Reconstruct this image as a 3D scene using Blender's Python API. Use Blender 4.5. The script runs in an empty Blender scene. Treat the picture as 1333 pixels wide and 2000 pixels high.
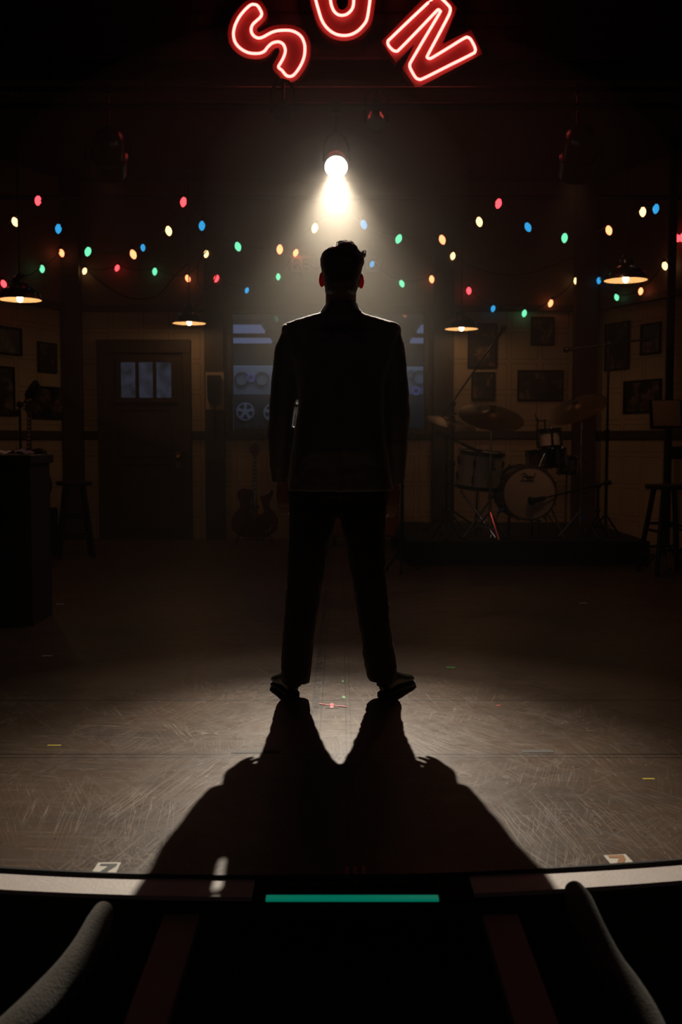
import bpy, bmesh, math, random
import numpy as np
from mathutils import Vector, Matrix, Euler
random.seed(7)
R = math.radians
SC = bpy.context.scene
COL = SC.collection

# ------------------------------------------------------------------ camera
CAMZ = 1.03; PITCH = R(4.0); FPX = 2000.0
cd = bpy.data.cameras.new('camera'); cam = bpy.data.objects.new('camera', cd); COL.objects.link(cam)
cam.location = (0, 0, CAMZ); cam.rotation_euler = (R(90) - PITCH, 0, 0)
cd.sensor_fit = 'VERTICAL'; cd.sensor_height = 36; cd.sensor_width = 24; cd.lens = 36.0
cd.clip_start = 0.05; cd.clip_end = 60
cd.dof.use_dof = True; cd.dof.focus_distance = 4.05; cd.dof.aperture_fstop = 4.0
SC.camera = cam
SC.view_settings.view_transform = 'Standard'; SC.view_settings.look = 'None'
SC.view_settings.gamma = 1.0; SC.view_settings.exposure = 0.0; SC.view_settings.use_curve_mapping = False

cP, sP = math.cos(PITCH), math.sin(PITCH)
def ray(px, py):
    u = (px - 666.5) / FPX; v = (1000 - py) / FPX
    return Vector((u, cP + v * sP, -sP + v * cP))
def P(px, py, Y):                       # the point seen at a pixel, at depth Y
    d = ray(px, py); t = Y / d.y
    return Vector((d.x * t, Y, CAMZ + d.z * t))
def G(px, py, z=0.0):                   # the point of a level surface seen at a pixel
    d = ray(px, py); t = (z - CAMZ) / d.z
    return Vector((d.x * t, d.y * t, z))
def H(px, py, p0, n):                   # the point of any plane seen at a pixel
    d = ray(px, py); o = Vector((0, 0, CAMZ)); t = (p0 - o).dot(n) / d.dot(n)
    return o + d * t

# ------------------------------------------------------------------ world: thin stage haze, no light of its own
w = bpy.data.worlds.new('theatre_air'); SC.world = w; w.use_nodes = True
wn = w.node_tree; wn.nodes.clear()
wo = wn.nodes.new('ShaderNodeOutputWorld'); wb = wn.nodes.new('ShaderNodeBackground')
wb.inputs[0].default_value = (0, 0, 0, 1); wb.inputs[1].default_value = 0
wv = wn.nodes.new('ShaderNodeVolumeScatter')
wv.inputs['Color'].default_value = (1, 0.93, 0.82, 1); wv.inputs['Density'].default_value = 0.0015
wv.inputs['Anisotropy'].default_value = 0.30
wn.links.new(wb.outputs[0], wo.inputs['Surface']); wn.links.new(wv.outputs[0], wo.inputs['Volume'])
cy = SC.cycles
cy.use_denoising = True
cy.max_bounces = 4; cy.diffuse_bounces = 2; cy.glossy_bounces = 2; cy.transmission_bounces = 4
cy.transparent_max_bounces = 8; cy.volume_bounces = 0
cy.sample_clamp_indirect = 4.0; cy.caustics_reflective = False; cy.caustics_refractive = False
cy.adaptive_threshold = 0.02; cy.use_light_tree = True

# ------------------------------------------------------------------ the stage light (its lamp body is built below)
LAMP = P(657, 330, 6.375)
AIM = Vector((-0.01, 2.95, 0.0))
def spot(name, loc, aim, power, col, cone, blend, rad):
    l = bpy.data.lights.new(name, 'SPOT'); l.energy = power; l.color = col
    l.spot_size = R(cone); l.spot_blend = blend; l.shadow_soft_size = rad
    o = bpy.data.objects.new(name, l); COL.objects.link(o); o.location = loc
    o.rotation_euler = (Vector(aim) - Vector(loc)).to_track_quat('-Z', 'Y').to_euler()
    return o
LCOL = (1.0, 0.87, 0.70)
spot('stage_beam_field', LAMP, AIM, 150, LCOL, 58, 0.95, 0.016)
spot('stage_beam_core', LAMP, AIM, 950, LCOL, 36, 1.0, 0.016)
# two weak violet fill spots, added unseen over the audience to tint the shadows
spot('house_fill_light', (-2.2, -1.5, 4.2), (0, 2.6, 0), 6, (0.75, 0.45, 0.52), 100, 0.6, 0.08)
spot('house_fill_light', (2.2, -1.5, 4.2), (0, 2.6, 0), 6, (0.75, 0.45, 0.52), 100, 0.6, 0.08)

# added amber fill at two hung fixtures, added bluish fill in the control room
AMB_L, AMB_R = P(213, 318, 7.1), P(1128, 322, 7.1)
AIM_L, AIM_R = Vector((-2.4, 10.4, 1.1)), Vector((2.0, 10.0, 0.7))
spot('amber_fill_light', AMB_L + (AIM_L - AMB_L).normalized() * .05, AIM_L, 5, (1.0, 0.46, 0.24), 62, 1.0, 0.08)
spot('amber_fill_light', AMB_R + (AIM_R - AMB_R).normalized() * .05, AIM_R, 14, (1.0, 0.46, 0.24), 62, 1.0, 0.08)
al = bpy.data.lights.new('control_room_fill', 'AREA'); al.shape = 'RECTANGLE'; al.size = 3.0; al.size_y = 1.2; al.energy = 9; al.color = (0.55, 0.66, 1.0)  # unseen area light added to brighten the control room
ao = bpy.data.objects.new('control_room_fill', al); COL.objects.link(ao); ao.location = (0, 11.6, 2.42); ao.rotation_euler = (R(35), 0, 0)

# ------------------------------------------------------------------ materials
def mat(name, col, rough=0.6, metal=0.0, bump=0.0, bscale=60.0, var=0.0, vscale=4.0, sheen=0.0, emis=None, estr=0.0, spec=0.5, coat=0.0, stretch=None):
    m = bpy.data.materials.new(name); m.use_nodes = True; nt = m.node_tree
    b = nt.nodes['Principled BSDF']; b.inputs['Base Color'].default_value = (*col, 1)
    b.inputs['Roughness'].default_value = rough; b.inputs['Metallic'].default_value = metal
    b.inputs['Specular IOR Level'].default_value = spec
    b.inputs['Sheen Weight'].default_value = sheen; b.inputs['Sheen Roughness'].default_value = 0.45
    b.inputs['Coat Weight'].default_value = coat
    if emis:
        b.inputs['Emission Color'].default_value = (*emis, 1); b.inputs['Emission Strength'].default_value = estr
    if var or bump:
        tc = nt.nodes.new('ShaderNodeTexCoord'); mp = nt.nodes.new('ShaderNodeMapping')
        if stretch: mp.inputs['Scale'].default_value = stretch
        nt.links.new(tc.outputs['Object'], mp.inputs[0])
    if var:
        n = nt.nodes.new('ShaderNodeTexNoise'); n.inputs['Scale'].default_value = vscale; n.inputs['Detail'].default_value = 5
        mx = nt.nodes.new('ShaderNodeMix'); mx.data_type = 'RGBA'
        mx.inputs['A'].default_value = (*[c * (1 - var) for c in col], 1)
        mx.inputs['B'].default_value = (*[min(1, c * (1 + var)) for c in col], 1)
        nt.links.new(mp.outputs[0], n.inputs['Vector']); nt.links.new(n.outputs['Fac'], mx.inputs['Factor'])
        nt.links.new(mx.outputs['Result'], b.inputs['Base Color'])
    if bump:
        n = nt.nodes.new('ShaderNodeTexNoise'); n.inputs['Scale'].default_value = bscale; n.inputs['Detail'].default_value = 3
        bp = nt.nodes.new('ShaderNodeBump'); bp.inputs['Strength'].default_value = bump; bp.inputs['Distance'].default_value = 0.01
        nt.links.new(mp.outputs[0], n.inputs['Vector']); nt.links.new(n.outputs['Fac'], bp.inputs['Height'])
        nt.links.new(bp.outputs[0], b.inputs['Normal'])
    return m

class NT:                               # terse builder of shader maths
    def __init__(s, m): s.t = m.node_tree
    def node(s, typ, **kw):
        n = s.t.nodes.new(typ)
        for k, v in kw.items(): setattr(n, k, v)
        return n
    def put(s, sock, v):
        if isinstance(v, (int, float)): sock.default_value = v
        elif isinstance(v, (tuple, list)): sock.default_value = (*v, 1) if len(v) == 3 and sock.type == 'RGBA' else v
        else: s.t.links.new(v, sock)
    def m(s, op, a, b=0.0, c=0.0):
        n = s.node('ShaderNodeMath', operation=op)
        s.put(n.inputs[0], a); s.put(n.inputs[1], b); s.put(n.inputs[2], c); return n.outputs[0]
    def mix(s, f, a, b):
        n = s.node('ShaderNodeMix', data_type='RGBA')
        s.put(n.inputs['Factor'], f); s.put(n.inputs['A'], a); s.put(n.inputs['B'], b); return n.outputs['Result']
    def xyz(s, rot=None, scale=None):
        tc = s.node('ShaderNodeTexCoord'); o = tc.outputs['Object']
        if rot is not None or scale is not None:
            for key_, val_ in (('Rotation', (0, 0, rot) if rot is not None else None), ('Scale', scale)):      # turn first, stretch after
                if val_ is None: continue
                mp = s.node('ShaderNodeMapping'); mp.inputs[key_].default_value = val_
                s.put(mp.inputs[0], o); o = mp.outputs[0]
        return o
    def sep(s, v):
        n = s.node('ShaderNodeSeparateXYZ'); s.put(n.inputs[0], v); return n.outputs
    def noise(s, v, sc, det=3, rough=0.5):
        n = s.node('ShaderNodeTexNoise'); s.put(n.inputs['Vector'], v); n.inputs['Scale'].default_value = sc
        n.inputs['Detail'].default_value = det; n.inputs['Roughness'].default_value = rough; return n.outputs['Fac']
    def ramp(s, f, a, b):
        n = s.node('ShaderNodeMapRange'); s.put(n.inputs['Value'], f)
        n.inputs['From Min'].default_value = a; n.inputs['From Max'].default_value = b; return n.outputs[0]

def tile_material():                    # acoustic wall tiles: routed square in each, pin holes
    m = bpy.data.materials.new('acoustic_wall_tile'); m.use_nodes = True; k = NT(m); b = m.node_tree.nodes['Principled BSDF']
    o = k.xyz(); x, y, z = k.sep(o)[:3]
    T = 0.318
    fx = k.m('ABSOLUTE', k.m('SUBTRACT', k.m('FRACT', k.m('DIVIDE', k.m('ADD', x, 2.39 + 20 * T), T)), 0.5))
    fz = k.m('ABSOLUTE', k.m('SUBTRACT', k.m('FRACT', k.m('DIVIDE', k.m('SUBTRACT', z, 0.257 - 4 * T), T)), 0.5))
    def near(a, c, wd): return k.m('LESS_THAN', k.m('ABSOLUTE', k.m('SUBTRACT', a, c)), wd)
    I = 0.425
    l1 = k.m('MULTIPLY', near(fx, I, 0.010), k.m('LESS_THAN', fz, I + 0.014))
    l2 = k.m('MULTIPLY', near(fz, I, 0.010), k.m('LESS_THAN', fx, I + 0.014))
    l3 = k.m('MULTIPLY', k.m('GREATER_THAN', k.m('MAXIMUM', fx, fz), 0.494), 0.5)
    line = k.m('MAXIMUM', k.m('MAXIMUM', l1, l2), l3)
    hx = k.m('SUBTRACT', k.m('FRACT', k.m('MULTIPLY', x, 45.0)), 0.5)
    hz = k.m('SUBTRACT', k.m('FRACT', k.m('MULTIPLY', z, 45.0)), 0.5)
    hole = k.m('LESS_THAN', k.m('SQRT', k.m('ADD', k.m('MULTIPLY', hx, hx), k.m('MULTIPLY', hz, hz))), 0.17)
    hole = k.m('MULTIPLY', hole, k.m('LESS_THAN', k.m('MAXIMUM', fx, fz), I - 0.02))
    n = k.noise(o, 1.7, 4)
    base = k.mix(n, (0.36, 0.27, 0.19), (0.52, 0.41, 0.30))
    c = k.mix(k.m('MULTIPLY', hole, 0.6), base, (0.05, 0.035, 0.025))
    c = k.mix(k.m('MULTIPLY', line, 0.7), c, (0.045, 0.03, 0.02))
    k.put(b.inputs['Base Color'], c); b.inputs['Roughness'].default_value = 0.8
    return m

def floor_material():
    m = bpy.data.materials.new('scuffed_stage_floor'); m.use_nodes = True; k = NT(m); b = m.node_tree.nodes['Principled BSDF']
    o = k.xyz(); x, y, z = k.sep(o)[:3]
    n1 = k.noise(o, 1.3, 6, 0.6); n2 = k.noise(o, 14, 5, 0.65)
    base = k.mix(k.ramp(n1, 0.3, 0.7), (0.055, 0.034, 0.022), (0.130, 0.081, 0.051))
    base = k.mix(k.m('MULTIPLY', k.ramp(n2, 0.45, 0.75), 0.3), base, (0.055, 0.043, 0.034))
    scr = None
    for i, (rot, sc) in enumerate([(0.08, (0.9, 22, 1)), (0.9, (1.0, 26, 1)), (-0.85, (1.2, 28, 1)), (1.45, (1.2, 26, 1)), (1.15, (0.9, 34, 1)), (-1.3, (1.0, 30, 1))]):
        v = k.xyz(rot, sc)
        w1 = k.noise(v, 1.6, 2, 0.5)
        ln = k.m('SUBTRACT', 1.0, k.ramp(k.m('ABSOLUTE', k.m('SUBTRACT', w1, 0.5)), 0.0, 0.012))
        ln = k.m('MULTIPLY', ln, k.ramp(k.noise(k.xyz(rot * 2 + i, None), 1.1 + 0.3 * i, 2), 0.45, 0.65))
        scr = ln if scr is None else k.m('MAXIMUM', scr, ln)
    for sc_, det_, lev, wd_ in ((0.9, 1, 0.5, 0.0012), (1.6, 2, 0.45, 0.0020), (1.6, 2, 0.56, 0.0018), (3.1, 2, 0.5, 0.003), (5.0, 2, 0.42, 0.005), (5.0, 2, 0.55, 0.005)):
        ln = k.m('SUBTRACT', 1.0, k.ramp(k.m('ABSOLUTE', k.m('SUBTRACT', k.noise(o, sc_, det_), lev)), 0.0, wd_))
        ln = k.m('MULTIPLY', ln, k.ramp(k.noise(k.xyz(sc_, None), 2.2, 3), 0.5, 0.62)); scr = k.m('MAXIMUM', scr, ln)
    curl = k.node('ShaderNodeTexVoronoi', feature='DISTANCE_TO_EDGE'); k.put(curl.inputs['Vector'], o); curl.inputs['Scale'].default_value = 2.3
    cl = k.m('SUBTRACT', 1.0, k.ramp(curl.outputs['Distance'], 0.0, 0.012))
    cl = k.m('MULTIPLY', cl, k.ramp(k.noise(o, 2.0, 2), 0.55, 0.7))
    scr = k.m('MAXIMUM', scr, k.m('MULTIPLY', cl, 0.6))
    base = k.mix(k.m('MULTIPLY', scr, 0.6), base, (0.26, 0.185, 0.125))
    st_ = k.m('MULTIPLY', k.ramp(k.noise(o, 3.2, 5, 0.7), 0.52, 0.66), 0.45)
    base = k.mix(st_, base, (0.045, 0.032, 0.023))
    sp_ = k.m('GREATER_THAN', k.noise(o, 38, 1), 0.745)
    base = k.mix(k.m('MULTIPLY', sp_, 0.8), base, (0.015, 0.011, 0.009))
    # paint flecks
    fl = k.m('GREATER_THAN', k.noise(o, 55, 2), 0.735)
    base = k.mix(k.m('MULTIPLY', fl, 0.7), base, (0.42, 0.36, 0.28))
    # seams between the floor sheets
    def seam(c, at, wd): return k.m('LESS_THAN', k.m('ABSOLUTE', k.m('SUBTRACT', c, at)), wd)
    s = seam(y, 4.005, 0.006)
    for yy, wd in ((3.305, 0.006), (3.268, 0.004), (5.4, 0.004), (6.9, 0.004)): s = k.m('MAXIMUM', s, seam(y, yy, wd))
    for xx, wd in ((-0.075, 0.002), (-0.112, 0.0015), (0.018, 0.0015), (0.035, 0.0012)): s = k.m('MAXIMUM', s, k.m('MULTIPLY', seam(x, xx, wd), k.m('GREATER_THAN', y, 2.6)))
    dg = k.m('ADD', k.m('MULTIPLY', x, 0.86), k.m('MULTIPLY', y, 0.51))
    s = k.m('MAXIMUM', s, k.m('MULTIPLY', k.m('MAXIMUM', seam(dg, 2.86, 0.0035), seam(dg, 2.90, 0.002)), k.m('GREATER_THAN', x, 0.8)))
    wear = k.ramp(k.noise(o, 30, 3), 0.22, 0.42)
    base = k.mix(k.m('MULTIPLY', k.m('MULTIPLY', s, wear), 0.85), base, (0.012, 0.009, 0.008))
    # worn dark gaffer tape line running upstage
    tp = k.m('MULTIPLY', seam(x, -0.098, 0.013), k.ramp(k.noise(o, 26, 4), 0.42, 0.55))
    tp = k.m('MULTIPLY', tp, k.m('GREATER_THAN', y, 2.9))
    base = k.mix(k.m('MULTIPLY', tp, 0.75), base, (0.02, 0.018, 0.015))
    k.put(b.inputs['Base Color'], base)
    rg = k.m('ADD', k.m('ADD', 0.26, k.m('MULTIPLY', n2, 0.28)), k.m('MULTIPLY', scr, 0.15)); k.put(b.inputs['Roughness'], rg)
    b.inputs['Specular IOR Level'].default_value = 0.24
    bp = k.node('ShaderNodeBump'); bp.inputs['Strength'].default_value = 0.3; bp.inputs['Distance'].default_value = 0.0019
    k.put(bp.inputs['Height'], k.m('SUBTRACT', k.m('ADD', n2, k.m('MULTIPLY', scr, 0.3)), s)); k.put(b.inputs['Normal'], bp.outputs[0])
    return m

def brick_material():
    m = bpy.data.materials.new('dark_brick'); m.use_nodes = True; k = NT(m); b = m.node_tree.nodes['Principled BSDF']
    o = k.xyz(); x, y, z = k.sep(o)[:3]
    cb = k.node('ShaderNodeCombineXYZ'); k.put(cb.inputs[0], x); k.put(cb.inputs[1], z)
    br = k.node('ShaderNodeTexBrick'); k.put(br.inputs['Vector'], cb.outputs[0])
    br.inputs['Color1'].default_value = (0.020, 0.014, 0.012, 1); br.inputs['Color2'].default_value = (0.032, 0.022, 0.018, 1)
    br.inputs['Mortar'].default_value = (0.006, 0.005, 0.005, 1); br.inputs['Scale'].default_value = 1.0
    br.inputs['Brick Width'].default_value = 0.3; br.inputs['Row Height'].default_value = 0.1; br.inputs['Mortar Size'].default_value = 0.008
    k.put(b.inputs['Base Color'], br.outputs['Color']); b.inputs['Roughness'].default_value = 0.7
    bp = k.node('ShaderNodeBump'); bp.inputs['Distance'].default_value = 0.01; bp.inputs['Strength'].default_value = 0.6
    k.put(bp.inputs['Height'], k.m('SUBTRACT', 1.0, br.outputs['Fac'])); k.put(b.inputs['Normal'], bp.outputs[0])
    return m

def photo_material(seed, lo=(0.012, 0.010, 0.009), hi=(0.20, 0.13, 0.09)):
    m = bpy.data.materials.new('framed_photo_print'); m.use_nodes = True; k = NT(m); b = m.node_tree.nodes['Principled BSDF']
    o = k.xyz(); mp = k.node('ShaderNodeMapping'); mp.inputs['Location'].default_value = (seed * 3.7, seed, seed * 1.9); k.put(mp.inputs[0], o)
    a = k.noise(mp.outputs[0], 6, 2); c = k.noise(mp.outputs[0], 17, 3)
    f = k.m('MULTIPLY', k.ramp(a, 0.48, 0.60), k.ramp(c, 0.35, 0.65))
    k.put(b.inputs['Base Color'], k.mix(f, lo, hi)); b.inputs['Roughness'].default_value = 0.35
    return m

def glass_material():
    m = bpy.data.materials.new('window_glass'); m.use_nodes = True; t = m.node_tree; t.nodes.clear()
    out = t.nodes.new('ShaderNodeOutputMaterial'); mx = t.nodes.new('ShaderNodeMixShader'); tr = t.nodes.new('ShaderNodeBsdfTransparent')
    gl = t.nodes.new('ShaderNodeBsdfGlossy'); gl.inputs['Roughness'].default_value = 0.03; fr = t.nodes.new('ShaderNodeFresnel')
    tr.inputs[0].default_value = (0.93, 0.97, 0.96, 1)
    t.links.new(fr.outputs[0], mx.inputs[0]); t.links.new(tr.outputs[0], mx.inputs[1]); t.links.new(gl.outputs[0], mx.inputs[2]); t.links.new(mx.outputs[0], out.inputs[0])
    return m

def pane_material():                    # lit door pane: rippled obscure glass with a blue light behind it
    m = bpy.data.materials.new('lit_obscure_pane'); m.use_nodes = True; k = NT(m); b = m.node_tree.nodes['Principled BSDF']
    o = k.xyz(); n = k.noise(o, 9, 4)
    wv_ = k.node('ShaderNodeTexWave', bands_direction='Z'); k.put(wv_.inputs['Vector'], o); wv_.inputs['Scale'].default_value = 26; wv_.inputs['Distortion'].default_value = 2
    f = k.m('MULTIPLY', k.ramp(n, 0.3, 0.65), k.m('ADD', 0.65, k.m('MULTIPLY', wv_.outputs['Fac'], 0.35)))
    b.inputs['Base Color'].default_value = (0.02, 0.02, 0.03, 1); b.inputs['Roughness'].default_value = 0.3
    k.put(b.inputs['Emission Color'], k.mix(f, (0.16, 0.20, 0.22), (0.52, 0.60, 1.0))); b.inputs['Emission Strength'].default_value = 0.045
    return m

def skin_material(name='skin', wt=0.35, sc=0.004):
    m = mat(name, (0.30, 0.16, 0.11), 0.55); b = m.node_tree.nodes['Principled BSDF']
    b.inputs['Subsurface Weight'].default_value = wt; b.inputs['Subsurface Radius'].default_value = (1.0, 0.16, 0.07); b.inputs['Subsurface Scale'].default_value = sc
    return m

M = {}
M['tile'] = tile_material(); M['floor'] = floor_material(); M['brick'] = brick_material(); M['glass'] = glass_material(); M['pane'] = pane_material(); M['skin'] = skin_material(); M['ear'] = skin_material('thin_ear_skin', 1.0, 0.024)
M['upper'] = mat('upper_wall_brown_paint', (0.16, 0.095, 0.06), 0.75, var=0.25, vscale=2, bump=0.15, bscale=30)
M['trim'] = mat('dark_stained_trim', (0.050, 0.034, 0.024), 0.6, var=0.3, vscale=6, bump=0.1, bscale=40, stretch=(8, 8, 1))
M['redglowtrim'] = mat('post_trim_red_glow', (0.065, 0.026, 0.018), 0.6, var=0.3, vscale=6)  # red glow on the right post put into its colour
M['door'] = mat('dark_door_wood', (0.055, 0.036, 0.028), 0.6, var=0.35, vscale=5, bump=0.1, bscale=50, stretch=(10, 10, 1))
M['black'] = mat('matt_black_paint', (0.008, 0.007, 0.007), 0.85)
M['drape'] = mat('black_drape', (0.008, 0.007, 0.008), 0.95)
M['blackgloss'] = mat('gloss_black_metal', (0.012, 0.011, 0.011), 0.28, spec=0.6)
M['darkmetal'] = mat('dark_metal', (0.03, 0.028, 0.026), 0.4, metal=0.6)
M['chrome'] = mat('chrome', (0.75, 0.73, 0.70), 0.14, metal=1)
M['brass'] = mat('worn_brass', (0.62, 0.42, 0.18), 0.28, metal=1)
M['bronze'] = mat('cymbal_bronze', (0.13, 0.08, 0.04), 0.5, metal=0.85, bump=0.05, bscale=120)
M['cream'] = mat('cream_drum_wrap', (0.74, 0.66, 0.58), 0.3, coat=0.3, var=0.08, vscale=8)
M['drumhead'] = mat('drumhead_film', (0.66, 0.52, 0.40), 0.55, var=0.06)
M['drumwood'] = mat('dark_drum_lacquer', (0.075, 0.042, 0.028), 0.3, coat=0.3)
M['hoop'] = mat('dark_wood_hoop', (0.12, 0.085, 0.06), 0.35)
M['white'] = mat('white_stage_paint', (0.68, 0.60, 0.55), 0.55, var=0.12, vscale=25, bump=0.1, bscale=120)
M['whitetape'] = mat('white_label_tape', (0.80, 0.76, 0.66), 0.4)
M['inkblack'] = mat('black_marker_ink', (0.012, 0.010, 0.014), 0.5)
M['inkorange'] = mat('orange_brown_ink', (0.42, 0.19, 0.055), 0.5)
M['redtape'] = mat('pink_red_tape', (0.75, 0.10, 0.13), 0.5)
M['yellowtape'] = mat('yellow_tape', (0.75, 0.58, 0.06), 0.5)
M['greentape'] = mat('green_tape', (0.10, 0.42, 0.10), 0.5)
M['blacktape'] = mat('black_gaffer_tape', (0.018, 0.016, 0.014), 0.7, var=0.5, vscale=60)
M['browntape'] = mat('faded_brown_tape', (0.045, 0.038, 0.030), 0.7, var=0.6, vscale=70)
M['wool'] = mat('black_wool_suiting', (0.055, 0.046, 0.040), 0.42, bump=0.2, bscale=420, sheen=1.0, spec=1.0)
M['trouser'] = mat('black_trouser_cloth', (0.009, 0.008, 0.0075), 0.9, bump=0.2, bscale=420, sheen=0.15)
M['hair'] = mat('dark_brown_hair', (0.06, 0.034, 0.02), 0.40, bump=0.35, bscale=150, stretch=(1, 1, 0.25), sheen=1.0)
M['leather'] = mat('black_shoe_leather', (0.012, 0.010, 0.009), 0.28)
M['eye'] = mat('eye_white', (0.7, 0.68, 0.65), 0.15)
M['lip'] = mat('lip', (0.42, 0.16, 0.13), 0.45)
M['stool'] = mat('near_black_stool_wood', (0.014, 0.011, 0.009), 0.5)
M['counter'] = mat('black_brown_counter_wood', (0.016, 0.011, 0.009), 0.55, var=0.3, vscale=5, stretch=(12, 12, 1))
M['paper'] = mat('off_white_paper', (0.60, 0.48, 0.50), 0.6)
M['purple'] = mat('mauve_paper', (0.30, 0.17, 0.24), 0.6)
M['redguitar'] = mat('dark_red_guitar_lacquer', (0.12, 0.022, 0.014), 0.2, coat=0.4)
M['gold'] = mat('gold_pickguard', (0.62, 0.36, 0.10), 0.35, metal=0.3)
M['fret'] = mat('dark_rosewood', (0.028, 0.018, 0.016), 0.45)
M['pearl'] = mat('pearl_inlay', (0.45, 0.38, 0.42), 0.3)
M['acoustic'] = mat('dark_sunburst_top', (0.050, 0.026, 0.014), 0.3)
M['amp'] = mat('red_brown_cabinet_cloth', (0.30, 0.085, 0.040), 0.7, var=0.15, vscale=9, bump=0.2, bscale=200)
M['fabric'] = mat('grey_flecked_upholstery', (0.075, 0.062, 0.045), 0.95, var=0.75, vscale=160, bump=0.6, bscale=220, sheen=0.3)
M['seatdark'] = mat('black_seat_shell', (0.006, 0.006, 0.006), 0.9)
M['pipe'] = mat('dull_black_pipe', (0.012, 0.011, 0.011), 0.5, spec=0.3)
M['board'] = mat('brown_painted_board', (0.38, 0.28, 0.23), 0.7, var=0.2, vscale=10)
M['shadein'] = mat('cream_enamel', (0.72, 0.56, 0.40), 0.4)
M['shadeout'] = mat('black_enamel', (0.012, 0.011, 0.011), 0.25, spec=0.6)
M['signpink'] = mat('faded_pink_sign_board', (0.62, 0.36, 0.28), 0.6)
M['signink'] = mat('brown_sign_lettering', (0.10, 0.035, 0.025), 0.6)
M['sheet'] = mat('aged_sheet_paper', (0.24, 0.16, 0.11), 0.7, var=0.2, vscale=30)
M['cream_board'] = mat('cream_back_board', (0.46, 0.34, 0.26), 0.7, var=0.1)
M['grey_room'] = mat('control_room_grey_wall', (0.30, 0.33, 0.30), 0.8)
M['rack'] = mat('grey_machine_panel', (0.26, 0.30, 0.32), 0.5, var=0.25, vscale=9)
M['rackdark'] = mat('dark_machine_panel', (0.05, 0.06, 0.06), 0.5)
M['reel'] = mat('aluminium_reel', (0.62, 0.66, 0.78), 0.35, metal=0.4)
M['neonback'] = mat('red_sign_enamel', (0.105, 0.014, 0.012), 0.55)
M['blacktube'] = mat('black_rubber', (0.010, 0.010, 0.010), 0.6)
M['bluetape'] = mat('blue_tape', (0.05, 0.10, 0.60), 0.4)
def emit(name, col, s): return mat(name, (0.02, 0.02, 0.02), 0.3, emis=col, estr=s)
M['neon'] = emit('neon_tube_glow', (1.0, 0.095, 0.080), 10.0)
M['bulbred'] = emit('red_bulb', (1.0, 0.05, 0.062), 3.6)
M['bulborange'] = emit('orange_bulb', (1.0, 0.25, 0.095), 3.6)
M['bulbwhite'] = emit('warm_white_bulb', (1.0, 0.60, 0.245), 3.0)
M['bulbgreen'] = emit('green_bulb', (0.20, 1.0, 0.52), 1.15)
M['bulbblue'] = emit('blue_bulb', (0.04, 0.48, 1.0), 0.85)
M['filament'] = emit('lamp_bulb', (1.0, 0.62, 0.30), 42.0)
M['lens'] = emit('lamp_lens_glow', (1.0, 0.90, 0.80), 60.0)
M['teal'] = emit('teal_strip_glow', (0.0, 1.0, 0.62), 0.12)
M['ceilpanel'] = emit('blue_ceiling_panel', (0.42, 0.50, 1.0), 0.16)
M['violet'] = emit('violet_dial_glow', (0.30, 0.30, 1.0), 0.10)
M['redled'] = emit('dull_orange_pilot_lamp', (1.0, 0.14, 0.03), 0.25)

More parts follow.
